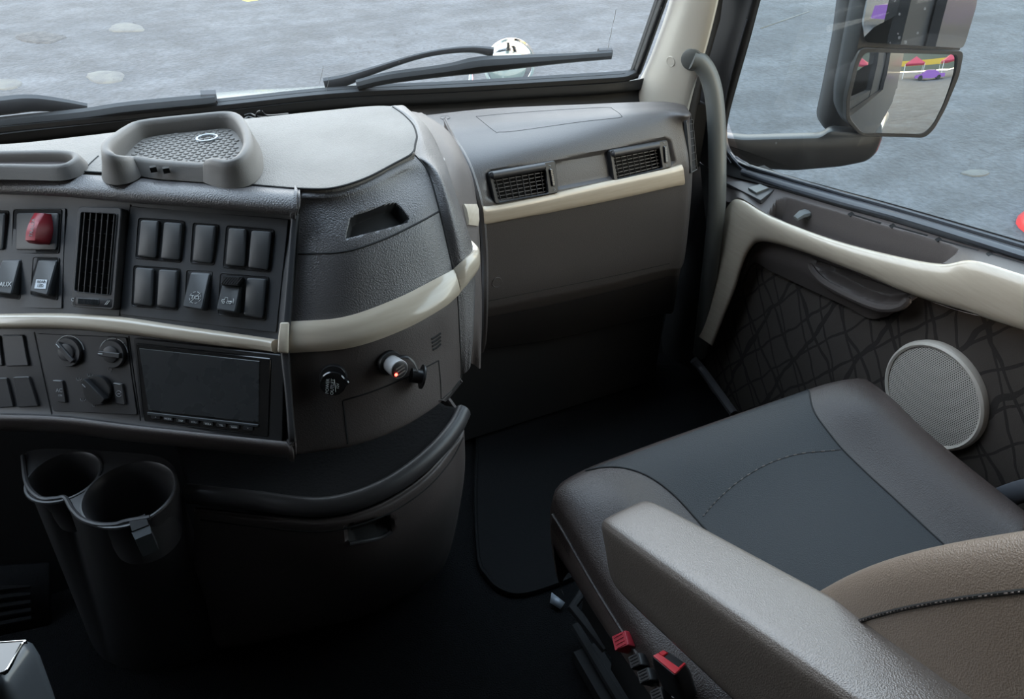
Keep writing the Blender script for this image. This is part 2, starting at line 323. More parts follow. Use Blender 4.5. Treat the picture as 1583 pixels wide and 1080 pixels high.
class Surf:
    """a smooth skin through a net of control points; can be asked for the point under a sight line or at (row, column)"""
    def __init__(s, ctrl, nu=10, nv=10):
        s.nu, s.nv = nu, nv; s.G = crgrid(ctrl, nu, nv); s.a, s.b = len(s.G), len(s.G[0]); s.refresh()
    def refresh(s):
        s.P = [p for r in s.G for p in r]; b = s.b
        s.Fc = [(i*b+j, i*b+j+1, (i+1)*b+j+1, (i+1)*b+j) for i in range(s.a-1) for j in range(b-1)]
        s.bvh = BVHTree.FromPolygons(s.P, s.Fc)
    def at(s, x, y):
        d = ray(x, y).normalized(); h = s.bvh.ray_cast(CAM, d)
        if h[0] is None:
            best = None; bt = 0; step = .03; ts = [.5+.03*k for k in range(1, 60)]
            for _ in range(5):
                for t in ts:
                    n_ = s.bvh.find_nearest(CAM+d*t)
                    if best is None or n_[3] < best[3]: best = n_; bt = t
                ts = [bt+step*k/6 for k in range(-6, 7)]; step /= 6
            h = best
        p, n = h[0], h[1]
        if n.dot(d) > 0: n = -n
        return p, n
    def uv(s, r, c):
        i = min(max(r*s.nu, 0), s.a-1.001); j = min(max(c*s.nv, 0), s.b-1.001); i0, j0 = int(i), int(j); di, dj = i-i0, j-j0
        A, B, Cc, Dd = s.G[i0][j0], s.G[i0][j0+1], s.G[i0+1][j0], s.G[i0+1][j0+1]
        p = A*(1-di)*(1-dj)+B*(1-di)*dj+Cc*di*(1-dj)+Dd*di*dj
        n = ((B-A)+(Dd-Cc)).cross((Cc-A)+(Dd-B)).normalized()
        return p, n
    def orient(s):
        q, n = s.uv((s.a-1)/s.nu*.5, (s.b-1)/s.nv*.5); return 1 if n.dot(CAM-q) > 0 else -1
    def normals(s):
        sg = s.orient(); G = s.G; out = []
        for i in range(s.a):
            row = []
            for j in range(s.b):
                du = G[min(i+1, s.a-1)][j]-G[max(i-1, 0)][j]; dv = G[i][min(j+1, s.b-1)]-G[i][max(j-1, 0)]
                row.append((dv.cross(du)).normalized()*sg)
            out.append(row)
        return out
    def dented(s, dents):
        """dents: (pixel polygon, depth m, soft px, direction or None)"""
        NN = s.normals(); px = np.array([proj(p) for p in s.P]); out = [p.copy() for p in s.P]; nn = [n for r in NN for n in r]
        for poly, dep, soft, dr in dents:
            sd = poly_sd(px, poly); t = np.clip(-sd/soft, 0, 1); t = t*t*(3-2*t)
            for k in np.nonzero(t)[0]: out[k] = out[k]+(V(dr) if dr else -nn[k])*float(dep*t[k])
        return [out[i*s.b:(i+1)*s.b] for i in range(s.a)]
    def emit(s, name, mats, parent=None, dents=None, paint=None, thick=.004, seams=(), r0=None, r1=None, c0=None, c1=None, extra=None, **k):
        G = s.dented(dents) if dents else s.G
        i0 = 0 if r0 is None else int(r0*s.nu); i1 = s.a if r1 is None else int(r1*s.nu)+1
        j0 = 0 if c0 is None else int(c0*s.nv); j1 = s.b if c1 is None else int(c1*s.nv)+1
        H = [r[j0:j1] for r in G[i0:i1]]
        mb = MB(); a, b = len(H), len(H[0])
        NN = [r[j0:j1] for r in s.normals()[i0:i1]]
        B = [[H[i][j]-NN[i][j]*thick for j in range(b)] for i in range(a)]
        grid(mb, H); grid(mb, B)
        n0 = a*b
        for i in range(a-1):
            for j in (0, b-1): mb.f.append((i*b+j, (i+1)*b+j, n0+(i+1)*b+j, n0+i*b+j)); mb.m.append(0)
        for j in range(b-1):
            for i in (0, a-1): mb.f.append((i*b+j, i*b+j+1, n0+i*b+j+1, n0+i*b+j)); mb.m.append(0)
        if paint:
            nf = (a-1)*(b-1); cen = np.array([proj((H[i][j]+H[i+1][j+1])/2) for i in range(a-1) for j in range(b-1)])
            sd = poly_sd(cen, paint)
            for q_ in range(nf):
                if sd[q_] < -1.0: mb.m[q_] = 1
        for path, r in seams: s.seam(mb, path, r, 1)
        if extra: extra(mb)
        if isinstance(mats, str): mats = [mats]
        if len(mats) < 2: mats = list(mats)+['seam_black']
        return build(name, mb, mats, parent, **k)
    def seam(s, mb, path, r=.0011, m=1, lift=0., n=8, closed=False):
        pts = []
        for q in cr_path([(x, y, 0) for x, y in path], n, closed):
            p, nn = s.at(q.x, q.y); pts.append(p+nn*(lift-.35*r))
        tube(mb, pts, r, 6, closed, m)
    def strip(s, mb, top, bot, h=.004, nl=8, nc=8, m=0, prof=None, ends=True):
        A = cr_path([(x, y, 0) for x, y in top], nl); B = cr_path([(x, y, 0) for x, y in bot], nl)
        n = min(len(A), len(B)); G = []
        for j in range(-1, nc+2):
            v = min(max(j/nc, 0), 1); row = []
            pf = -.6 if j in (-1, nc+1) else (prof(v) if prof else 1-.5*abs(2*v-1)**4)
            for i in range(n):
                q = A[i].lerp(B[i], v); p, nn = s.at(q.x, q.y); row.append(p+nn*h*pf)
            if ends:
                for i, e_ in ((0, 0), (n-1, -1)):
                    q = A[i].lerp(B[i], v); p, nn = s.at(q.x, q.y); p = p-nn*h*.6
                    row = [p]+row if e_ == 0 else row+[p]
            G.append(row)
        grid(mb, G, m)

class Fr:
    """a flat local frame lying on a surface; px() turns a sight line into local 2D metres"""
    def __init__(s, o, n, right=None):
        s.o = V(o); s.n = V(n).normalized(); r = V(right) if right else RT
        s.ex = (r-s.n*r.dot(s.n)).normalized(); s.ey = s.n.cross(s.ex)
    @staticmethod
    def on(S, pts, right=None):
        ps = [S.at(*p) for p in pts]; o = sum((p[0] for p in ps), V())/len(ps)
        n = V()
        for p in ps: n += p[1]
        if len(pts) >= 4:
            c = (ps[2][0]-ps[0][0]).cross(ps[3][0]-ps[1][0]).normalized()
            n = c if c.dot(n) > 0 else -c
        return Fr(o, n, right)
    def px(s, x, y, h=0):
        r = ray(x, y); o = s.o+s.n*h; t = (o-CAM).dot(s.n)/r.dot(s.n); q = CAM+r*t-s.o
        return (q.dot(s.ex), q.dot(s.ey))
    def P(s, a, b, h=0): return s.o+s.ex*a+s.ey*b+s.n*h
    def mat(s, a, b, h, rot=0):
        c, q = math.cos(rot), math.sin(rot); x = s.ex*c+s.ey*q; y = s.ey*c-s.ex*q; o = s.P(a, b, h)
        return Matrix(((x.x, y.x, s.n.x, o.x), (x.y, y.y, s.n.y, o.y), (x.z, y.z, s.n.z, o.z), (0, 0, 0, 1)))
def rp(pts, r, seg=4):
    out = []; n = len(pts)
    for i in range(n):
        p, a, b = V((*pts[i], 0)), V((*pts[i-1], 0)), V((*pts[(i+1) % n], 0))
        la, lb = (a-p).length, (b-p).length; ra = min(r, la*.48, lb*.48)
        s_, e_ = p+(a-p)*(ra/la), p+(b-p)*(ra/lb)
        for k in range(seg+1):
            t = k/seg; q = s_*(1-t)**2+p*2*t*(1-t)+e_*t*t; out.append((q.x, q.y))
    return out
def inset(poly, d):
    n = len(poly); A = sum(poly[i][0]*poly[(i+1) % n][1]-poly[(i+1) % n][0]*poly[i][1] for i in range(n)); sg = 1 if A > 0 else -1
    out = []
    for i in range(n):
        j = i-1; k = (i+1) % n
        while (V(poly[j])-V(poly[i])).length < 1e-7: j -= 1
        while (V(poly[k])-V(poly[i])).length < 1e-7: k = (k+1) % n
        e = V(poly[k])-V(poly[j]); L = e.length or 1; out.append((poly[i][0]-sg*e.y/L*d, poly[i][1]+sg*e.x/L*d))
    return out
def prism(mb, fr, poly, rings, m=0, hf=None, bottom=True):
    n = len(poly); vs = []; k = len(rings)
    for ins, h in rings:
        for a, b in inset(poly, ins): vs.append(fr.P(a, b, h+(hf(a, b) if hf and h > 0 else 0)))
    fs = []
    for i in range(k-1):
        for j in range(n): fs.append((i*n+j, i*n+(j+1) % n, (i+1)*n+(j+1) % n, (i+1)*n+j))
    fs.append(tuple(range((k-1)*n, k*n)))
    if bottom: fs.append(tuple(range(n))[::-1])
    mb.add(vs, fs, m)
def ring(mb, fr, outer, inner, h0, h1, b=.0008, m=0):
    n = len(outer); o1 = inset(outer, b); i1 = inset(inner, -b)
    L = [(outer, h0), (outer, h1-b), (o1, h1), (i1, h1), (inner, h1-b), (inner, h0)]
    vs = [fr.P(a, c, h) for pl, h in L for a, c in pl]; fs = []
    for i in range(len(L)):
        j = (i+1) % len(L)
        for k in range(n): fs.append((i*n+k, i*n+(k+1) % n, j*n+(k+1) % n, j*n+k))
    mb.add(vs, fs, m)
def circ(c, r, n=28, ry=None, a0=0, a1=2*math.pi):
    full = abs(a1-a0-2*math.pi) < 1e-6
    return [(c[0]+r*math.cos(a0+(a1-a0)*k/(n if full else n-1)), c[1]+(ry or r)*math.sin(a0+(a1-a0)*k/(n if full else n-1))) for k in range(n)]
def arcline(fr, c, r, a0, a1, h, n=16): return [fr.P(c[0]+r*math.cos(a0+(a1-a0)*k/(n-1)), c[1]+r*math.sin(a0+(a1-a0)*k/(n-1)), h) for k in range(n)]
def text(mb, fr, s_, c, size, h, rot=0, m=0, ex=.0002, sx=1.):
    cu = bpy.data.curves.new('t', 'FONT'); cu.body = s_; cu.size = size; cu.align_x = 'CENTER'; cu.align_y = 'CENTER'; cu.extrude = ex; cu.resolution_u = 2
    o = bpy.data.objects.new('t', cu); C.objects.link(o); dg = bpy.context.evaluated_depsgraph_get(); me = bpy.data.meshes.new_from_object(o.evaluated_get(dg))
    M = fr.mat(c[0], c[1], h, rot)
    mb.add([M@V((v.co.x*sx, v.co.y, v.co.z)) for v in me.vertices], [tuple(p.vertices) for p in me.polygons], m)
    bpy.data.objects.remove(o); bpy.data.curves.remove(cu); bpy.data.meshes.remove(me)
def lathe(mb, fr, prof, c=(0, 0), seg=32, m=0, cap=True):
    G = [[fr.P(c[0]+r*math.cos(2*math.pi*k/seg), c[1]+r*math.sin(2*math.pi*k/seg), h) for k in range(seg)] for r, h in prof]
    n0 = len(mb.v); grid(mb, G, m, cv=True)
    if cap:
        mb.f.append(tuple(range(n0, n0+seg))[::-1]); mb.m.append(m); mb.f.append(tuple(range(n0+(len(prof)-1)*seg, n0+len(prof)*seg))); mb.m.append(m)
def line2(mb, fr, pts, r, h, m=0): tube(mb, [fr.P(a, b, h) for a, b in pts], r, 5, m=m)
# ================================================================== THE CAB SHELL
def sbox(name, lo, hi, m, parent=None, **k):
    mb = MB(); box(mb, lo, hi); return build(name, mb, m, parent, **k)
sbox('floor', (-1.15, -1.7, -.06), (1.14, 1.75, 0), 'carpet', kind='structure', label='black carpeted cab floor')
ceil = sbox('ceiling', (-1.2, -1.7, 1.72), (1.2, .95, 1.78), 'headliner', kind='structure', label='pale headliner of the cab')
sbox('wall_rear', (-1.2, -1.76, -.06), (1.2, -1.7, 1.78), 'headliner', kind='structure', label='rear wall of the cab')
# unseen left side of the cab; driver's window opening shrunk to block side light
mb = MB()
box(mb, (-1.2, -1.7, -.06), (-1.15, 1.75, .90)); box(mb, (-1.2, -1.7, .90), (-1.15, .80, 1.72)); box(mb, (-1.2, .5, 1.45), (-1.15, 1.3, 1.72)); box(mb, (-1.2, 1.15, .90), (-1.15, 1.75, 1.45))
build('wall_left', mb, 'headliner', kind='structure', label='unseen driver side wall of the cab, window narrowed to block light')
# front bulkhead under the windscreen
mb = MB(); pts = [(-1.2, 1.60), (-.8, 1.74), (-.17, 1.76), (.30, 1.70), (.62, 1.58), (1.0, 1.42), (1.12, 1.36)]
cp_ = cr_path([(a, b, 0) for a, b in pts], 5)
grid(mb, [[V((p.x, p.y+o, z)) for p in cp_] for z, o in ((-.06, 0), (.70, 0), (.70, .04), (-.06, .04))], cu=True)
build('wall_front', mb, 'void_black', kind='structure', label='dark front bulkhead below the windscreen')
# passenger side body: footwell side, pillar surround and the panel behind the door
mb = MB()
box(mb, (1.14, -1.7, -.06), (1.19, 1.45, .14)); box(mb, (1.14, -1.7, .14), (1.19, -.12, 1.72)); box(mb, (1.14, 1.22, .14), (1.19, 1.45, .55))
box(mb, (1.14, -.12, 1.5), (1.19, 1.0, 1.72))
build('wall_right', mb, 'void_black', kind='structure', label='dark footwell side on the passenger side')

# ------------------------------------------------------------------ windscreen
base_px = [(-420, 300), (-200, 228), (0, 202), (150, 187), (340, 168), (520, 149), (700, 140), (850, 131), (960, 124), (985, 120), (1006, 108)]
base_px = [(x, y) for x, y in base_px]
WB = [PZ(x, y, .765) for x, y in base_px[1:-1]]
WB = [V((-1.12, 1.50, .765)), V((-.8, 1.64, .765))]+[p for p in WB if p.x > -.6]
top = [V((p.x*.97, p.y-.50*.95, .765+.95)) for p in WB]
mid = [(a+b)/2+V((0, .02, 0)) for a, b in zip(WB, top)]
WS = Surf([WB, mid, top], 14, 6)
w1 = thing('window_1', (0, 1.6, .765), None, None, kind='structure'); w1['label'] = 'wide curved windscreen over the dashboard'
mb = MB(); grid(mb, WS.G); pane = build('pane', mb, 'windscreen_glass', w1, recalc=False)
# black rubber seal: right upright, rounded corner and lower edge
sealpath = [(1072, -60), (1056, -10), (1040, 30), (1022, 70), (1003, 100), (980, 118), (955, 125), (900, 129), (820, 134), (700, 141), (560, 149), (430, 161), (300, 177), (150, 192), (0, 208), (-160, 228)]
mb = MB(); WS.seam(mb, sealpath, .009, 0, -.002, 6)
WS.seam(mb, [(x+6 if x > 1000 else x, y+7) for x, y in sealpath], .009, 0, -.012, 6)
build('seal', mb, 'rubber', w1)
mb = MB()     # frit corner filling the angle between the glass and the pillar
WS.strip(mb, [(1072, -60), (1050, 0), (1036, 40), (1018, 74), (1000, 102), (978, 118), (950, 126), (900, 130)],
             [(1100, -60), (1080, 0), (1066, 50), (1050, 90), (1035, 125), (1010, 150), (960, 160), (900, 160)], .003)
build('frit_border', mb, 'void_black', w1)
# water marks and scratches dried on the glass
mb = MB()
for k, (x, y, l, wd) in enumerate([(1022, 10, 26, 1.6), (1014, 40, 20, 1.8), (1006, 62, 16, 1.4), (1000, 82, 10, 1.0), (952, 14, 26, .8), (946, 42, 22, .9), (941, 66, 12, .7), (1030, 2, 14, 1.3), (500, 100, 30, .5), (509, 118, 22, .5)]):
    a, n1 = WS.at(x, y); b, n2 = WS.at(x-l*.22, y+l); tube(mb, [a+n1*.001, (a+b)/2+n1*.001+RT*.0008, b+n2*.001], [.0005*wd, .0009*wd, .0004*wd], 5)
build('water_mark', mb, 'pale_print', w1, label='whitish dried water streaks')
# lower black cowl between glass and dashboard
cw0 = [(-300, 245), (-150, 226), (0, 206), (150, 190), (340, 171), (520, 152), (700, 143), (850, 134), (960, 127), (1030, 112)]
r0 = [PZ(x, y, .762) for x, y in cw0]
r1 = [PZ(x, y+13, .745) for x, y in cw0]; r2 = [PZ(x, y+17, .735) for x, y in cw0]; r3 = [PZ(x, y+58, .69) for x, y in cw0]
CW = Surf([r0, r1, r2, r3], 8, 6)
CW.emit('trim_1', 'rubber', kind='structure', label='black rubber cowl strip along the foot of the windscreen')

# ------------------------------------------------------------------ right A pillar
def pil(rows, X0, Y0): pass
A = [((1054, -60), (1075, -60), (1118, -60), 0), ((1050, 0), (1070, 0), (1108, 0), 0), ((1030, 62), (1052, 62), (1090, 72), 0), ((1008, 115), (1035, 115), (1072, 130), 0), ((984, 158), (1015, 166), (1060, 176), 0), ((975, 190), (1005, 200), (1055, 205), 0)]
ctrl = []
for a, b, c, _ in A:
    q = PX(*a, .955+.012*(160-a[1])/160*0); ctrl.append([PX(a[0], a[1], .985)+V((0, .03, 0)), PX(*a, .965), PX(*b, .968), PX(*c, 1.0), PX(c[0]+2, c[1], 1.0)+V((.03, .04, 0))])
PIL = Surf(ctrl, 8, 6)
def pil_extra(mb):
    p, n = PIL.at(1037, 95); fr = Fr(p, n); lathe(mb, fr, [(.0105, -.001), (.0105, .0006), (.0095, .0014), (.009, .0008), (.0, .001)], m=0)
PIL.emit('trim_2', 'pillar_beige', kind='structure', label='beige windscreen pillar trim with a round cap', extra=pil_extra)
# continuation of the pillar up to the roof, and roof rail
mb = MB(); a = PX(1075, -50, .985); tube(mb, cr_path([a, a+V((-.01, -.12, .22)), a+V((-.02, -.32, .56)), a+V((-.03, -.5, .84))], 4), .045, 12, sq=(1, .7)); build('trim_3', mb, 'pillar_beige', kind='structure', label='upper windscreen pillar running to the roof')

# ================================================================== PASSENGER DOOR
door = thing('door_1', (1.12, .6, .1), None, None, kind='structure'); door['label'] = 'passenger door with cream trim band, quilted fabric and speaker'
# skin of the door (outer shell, thick)
def Xrow(pts, X): return [PX(x, y, X) for x, y in pts]
mb = MB(); box(mb, (1.135, -.55, .02), (1.185, 1.22, .60)); build('door_shell', mb, 'void_black', door)
# window frame: dark upright in front of the glass and the lower seal band
fr_top = [(1330, -500), (1255, -260), (1195, -60), (1176, 0), (1160, 60), (1140, 130), (1128, 175), (1124, 205), (1130, 232), (1150, 250), (1207, 268), (1300, 294), (1400, 322), (1583, 375), (1750, 425)]
fr_bot = [(1262, -500), (1186, -260), (1126, -60), (1110, 0), (1094, 60), (1074, 130), (1066, 175), (1064, 215), (1082, 250), (1118, 268), (1200, 290), (1300, 318), (1400, 345), (1583, 402), (1750, 456)]
fr_mid = [((a[0]*.6+b[0]*.4), (a[1]*.6+b[1]*.4)) for a, b in zip(fr_top, fr_bot)]
FRM = Surf([Xrow(fr_top, 1.150), Xrow([((a[0]*.85+b[0]*.15), (a[1]*.85+b[1]*.15)) for a, b in zip(fr_top, fr_bot)], 1.138), Xrow(fr_mid, 1.137), Xrow(fr_bot, 1.120)], 6, 8)
FRM.emit('window_frame', ['black_plastic', 'seal_grey'], door, thick=.012,
   seams=[([(1142, 238), (1160, 256), (1210, 272), (1300, 299), (1400, 327), (1583, 381), (1750, 432)], .0035), ([(1128, 236), (1150, 262), (1205, 278), (1300, 305), (1400, 333), (1583, 388), (1750, 440)], .0045),
          ([(1155, 30), (1132, 110), (1118, 170), (1113, 210), (1118, 232), (1130, 252)], .003)])
mb = MB(); FRM.strip(mb, [(1150, 262), (1207, 280), (1300, 306), (1400, 334), (1583, 390), (1750, 442)], [(1146, 270), (1205, 290), (1300, 318), (1400, 346), (1583, 404), (1750, 457)], .007, 4, 5)
build('glass_seal', mb, 'seal_grey', door, label='ribbed grey rubber strip at the foot of the glass')
# ledge with the long pocket
edge_in = [(1100, 300), (1127, 312), (1145, 306), (1193, 334), (1282, 368), (1371, 392), (1451, 407), (1504, 404), (1583, 425), (1750, 475)]
edge_out = [(1096, 258), (1122, 268), (1150, 277), (1205, 289), (1300, 317), (1390, 342), (1460, 364), (1520, 383), (1583, 402), (1750, 455)]
lg = [Xrow(edge_out, 1.128), [PX(a[0]*.5+b[0]*.5, a[1]*.5+b[1]*.5, 1.096) for a, b in zip(edge_out, edge_in)], Xrow(edge_in, 1.064)]
LED = Surf(lg, 40, 26)
pocket = [(1186, 330), (1200, 309), (1216, 304), (1300, 328), (1400, 357), (1470, 377), (1482, 384), (1478, 392), (1462, 404), (1445, 413), (1371, 397), (1282, 374)]
def led_slots(mb):
    for a, b in (((1312, 330), (1362, 345)), ((1376, 348), (1434, 364)), ((1447, 369), (1512, 387)), ((1526, 391), (1590, 409)), ((1604, 413), (1660, 430))):
        LED.seam(mb, [a, b], .0022, 1, -.0002)
        LED.strip(mb, [(a[0]-2, a[1]+1), (a[0]+5, a[1]-3)], [(a[0]+2, a[1]+5), (a[0]+9, a[1]+1)], .0008, 2, 2, m=1)
LED.emit('ledge', 'brown_plastic', door, dents=[(pocket, .05, 7, (.02, 0, -1))], extra=led_slots)
# lock switch on a small plate
fr = Fr.on(LED, [(1125, 290), (1196, 297), (1178, 316), (1150, 300)])
mb = MB(); prism(mb, fr, rp([fr.px(*p) for p in ((1119, 285), (1147, 284), (1198, 297), (1176, 314))], .004), [(0, -.002), (0, .006), (.0008, .0068)]); sp_ = build('switch_plate', mb, 'dark_plastic', door)
mb = MB(); prism(mb, fr, rp([fr.px(*p) for p in ((1157, 297), (1176, 291), (1190, 297), (1170, 305))], .002), [(0, .006), (0, .010), (.001, .011)])
build('rocker_switch', mb, 'handle_grey', sp_)
# inside latch lever standing in the pocket
mb = MB(); q = PX(1232, 340, 1.092); p = PX(1252, 330, 1.118)
tube(mb, [q+V((-.004, 0, .004)), q*.7+p*.3+V((0, 0, .008)), q*.3+p*.7+V((0, 0, .006)), p+V((0, 0, -.01)), p+V((0, 0, -.035))], [.007, .0095, .0105, .0105, .0105], 8, sq=(.7, 1.2))
build('latch_lever', mb, 'handle_grey', door, label='small grey door release lever')
# cream trim band with front leg
outer = [(1073, 515), (1088, 455), (1100, 405), (1112, 350), (1126, 316), (1145, 308), (1193, 334), (1282, 368), (1371, 392), (1451, 407), (1504, 402), (1583, 424), (1750, 474)]
inner = [(1102, 535), (1119, 492), (1136, 450), (1147, 415), (1160, 386), (1180, 374), (1235, 388), (1327, 422), (1415, 458), (1490, 480), (1530, 494), (1583, 511), (1750, 565)]
mixp = lambda t: [(a[0]*(1-t)+b[0]*t, a[1]*(1-t)+b[1]*t) for a, b in zip(outer, inner)]
TR = Surf([Xrow(outer, 1.085), Xrow(mixp(.03), 1.060), Xrow(mixp(.3), 1.049), Xrow(mixp(.7), 1.050), Xrow(mixp(.97), 1.060), Xrow(inner, 1.095)], 6, 8)
TR.emit('trim_band', 'cream_trim', door, thick=.006)
# quilted fabric insert and lower card
FB = Surf([[PX(x, y, X) for x, y, X in r] for r in (
  [(1095, 480, 1.118), (1170, 374, 1.118), (1300, 405, 1.118), (1450, 470, 1.118), (1583, 505, 1.118), (1760, 560, 1.118)],
  [(1090, 540, 1.118), (1180, 470, 1.110), (1300, 520, 1.105), (1450, 560, 1.105), (1600, 600, 1.105), (1780, 660, 1.105)],
  [(1095, 600, 1.118), (1190, 590, 1.110), (1310, 640, 1.105), (1450, 700, 1.105), (1620, 760, 1.105), (1800, 840, 1.105)],
  [(1100, 650, 1.118), (1200, 720, 1.118), (1320, 800, 1.118), (1450, 860, 1.118), (1640, 900, 1.118), (1820, 980, 1.118)])], 30, 26)
FB.emit('fabric_insert', 'quilted_fabric', door, thick=.004, dents=[([(1150, 385), (1163, 410), (1238, 444), (1309, 477), (1346, 495), (1376, 492), (1412, 462), (1330, 400), (1180, 360)], .026, 5, (1, 0, 0))])
# pull pocket below the band
top_ = [(1150, 420), (1163, 388), (1182, 374), (1235, 388), (1327, 421), (1385, 446), (1418, 458)]
bot_ = [(1152, 424), (1166, 406), (1190, 418), (1238, 441), (1309, 474), (1344, 492), (1372, 489)]
mb = MB()
PP = Surf([Xrow(top_, 1.095), [PX((a[0]+b[0])/2, (a[1]+b[1])/2, 1.090) for a, b in zip(top_, bot_)], Xrow(bot_, 1.100)], 16, 16)
PP.emit('pull_pocket', 'brown_plastic', door, dents=[([(1256, 398), (1270, 430), (1327, 459), (1362, 470), (1392, 467), (1408, 455), (1327, 424)], .022, 9, (1, 0, 0))], thick=.004)
mb = MB(); tube(mb, cr_path([PX(x, y, X) for x, y, X in ((1250, 408, 1.09), (1262, 425, 1.084), (1280, 440, 1.078), (1325, 463, 1.074), (1362, 476, 1.076), (1390, 474, 1.08), (1407, 461, 1.086))], 5), [.003]+[.0075]*29+[.003], 8, sq=(1, .8))
build('pull_lip', mb, 'brown_plastic', door)
# speaker
sc0 = PX(1444, 611, 1.10); fr = Fr(sc0, (-1, 0, 0), (0, -1, 0))
c0 = fr.px(1444, 611); pts = [fr.px(*p) for p in ((1357, 590), (1531, 650), (1425, 530), (1490, 692))]
R = .098
sp0 = thing('door_speaker', (1.10, sc0.y, sc0.z), 'round beige speaker grille set in the quilted passenger door', 'speaker')
sp0.location = (1.10, sc0.y, sc0.z)
mb = MB(); lathe(mb, fr, [(R, -.012), (R+.002, 0), (R, .007), (R-.004, .010), (R-.008, .008), (R-.008, 0), (R-.02, -.012)], c0, 72, cap=False); build('speaker_rim', mb, 'speaker_rim', sp0)
mb = MB(); prof = [(R-.007, .006), (R*.7, .0078), (R*.4, .0088), (R*.15, .0092), (.0005, .0093)]; lathe(mb, fr, prof, c0, 72, cap=False); build('grille', mb, 'speaker_mesh', sp0)

# side glass
w2 = thing('window_2', (1.15, .6, .9), None, None, kind='structure'); w2['label'] = 'passenger side window'
gl = [PX(x, y, 1.152) for x, y in ((1121, 200), (1128, 238), (1150, 254), (1207, 270), (1400, 326), (1583, 380), (1700, 415))]
mb = MB(); bot = gl[2:]; cols = 8
lowz = [V((1.152, p.y, p.z)) for p in bot]
ytop = lambda y: 1.60
G = [[V((1.152, 1.40, .66)), V((1.152, 1.32, .665))]+lowz+[V((1.152, .2, .80)), V((1.152, -.55, .85))]]
G.append([V((1.152, p.y-.02 if k > 1 else p.y-.12*0, 1.05)) for k, p in enumerate(G[0])]); G.append([V((1.152, p.y-.05, 1.55)) for p in G[0]])
grid(mb, G); build('pane', mb, 'side_glass', w2, recalc=False)

# ------------------------------------------------------------------ grab handle on the pillar
gh = thing('grab_handle', (1.03, 1.2, .3), 'grey upright grab handle bolted to the beige windscreen pillar', 'handle')
hp = [PX(1070, 92, .985), PX(1083, 97, 1.0), PX(1096, 118, 1.015), PX(1104, 150, 1.022), PX(1108, 200, 1.025), PX(1109, 260, 1.025), PX(1108, 320, 1.025), PX(1102, 380, 1.03), PX(1094, 450, 1.045), PX(1086, 520, 1.07), PX(1082, 545, 1.10)]
mb = MB(); hh = cr_path(hp, 5); tube(mb, hh, .0185, 16, up=(0, 1, 0)); build('grip', mb, 'handle_grey', gh)
mb = MB(); p, n = PIL.at(1070, 92); fr = Fr(p, n); lathe(mb, fr, [(.022, -.004), (.022, .003), (.017, .006)]); build('mounting_foot', mb, 'handle_grey', gh)
# dark side finisher ahead of the door and the door sill
mb = MB(); G = [[PX(1118, -60, 1.1), PX(1090, -60, 1.02)], [PX(1106, 30, 1.1), PX(1082, 30, 1.02)], [PX(1080, 120, 1.1), PX(1066, 130, 1.02)], [PX(1070, 200, 1.12), PX(1052, 205, 1.03)], [PX(1085, 300, 1.12), PX(1050, 300, 1.06)], [PX(1100, 440, 1.12), PX(1040, 450, 1.09)], [PX(1090, 560, 1.13), PX(1010, 600, 1.12)]]
grid(mb, G); build('trim_4', mb, 'void_black', kind='structure', solid=.01, label='dark finisher between pillar and passenger door')
mb = MB(); tube(mb, cr_path([PZ(1072, 556, .16), PZ(1086, 572, .14), PZ(1110, 605, .14), PZ(1135, 640, .14)], 4), .010, 8); build('trim_5', mb, 'dark_plastic', kind='structure', label='dark sill edge at the foot of the door')
MT = (.015, -.035); MT2 = (.10, -.03)
# ================================================================== OUTSIDE
GZ = -1.25
mb = MB(); n = 60
grid(mb, [[V((-60+i*2.5, -60+j*2.5, GZ)) for j in range(n)] for i in range(n)]); build('ground', mb, 'asphalt', kind='structure', label='worn grey asphalt of the lot')
def patch(x, y, rx, ry, name, m, label, cat, seed=1, hh=.012):
    rnd = random.Random(seed); c = PZ(x, y, GZ); mb = MB(); n = 26
    ex = (PZ(x+rx, y, GZ)-c); ey = (PZ(x, y-ry, GZ)-c)
    ph = [rnd.uniform(.75, 1.2) for _ in range(n)]; ph = [(ph[i-1]+ph[i]+ph[(i+1) % n])/3 for i in range(n)]
    rings = []
    for s_, h in ((1., 0.), (.93, hh*.8), (.6, hh), (.25, hh)):
        rings.append([c+(ex*math.cos(2*math.pi*k/n)+ey*math.sin(2*math.pi*k/n))*s_*ph[k]+V((0, 0, h)) for k in range(n)])
    grid(mb, rings, cv=True); mb.f.append(tuple(range(3*n, 4*n))); mb.m.append(0)
    o = build(name, mb, m, None); setp(o, label, cat); return o
mat('pale_patch', (.085, .092, .09), .8, bump=60, bstr=.6, bdist=.01, var=(.060, .066, .072), vscale=9)
mat('rough_patch', (.030, .034, .040), .9, bump=30, bstr=1, bdist=.02, var=(.065, .07, .074), vscale=12)
patch(165, 119, 31, 10, 'pavement_patch', 'pale_patch', 'pale worn patch on the asphalt just above the left wiper', 'pavement patch', 3)
patch(196, 43, 30, 7, 'pavement_patch', 'pale_patch', 'pale worn patch farther off on the asphalt near the top edge', 'pavement patch', 4)
patch(8, 131, 26, 8, 'pavement_patch', 'pale_patch', 'pale worn patch on the asphalt cut by the left edge of the photo', 'pavement patch', 5)
patch(62, 58, 38, 9, 'pavement_patch', 'rough_patch', 'dark cracked rough patch on the asphalt at upper left', 'pavement patch', 6)
patch(385, -4, 19, 6, 'road_marking', 'yellow_paint', 'yellow painted spot on the asphalt beyond the windscreen', 'marking', 8, .004)
mb = MB(); a, b = PZ(1176, 44, GZ), PZ(1250, 18, GZ); d = (b-a).normalized(); s_ = V((-d.y, d.x, 0))*.012
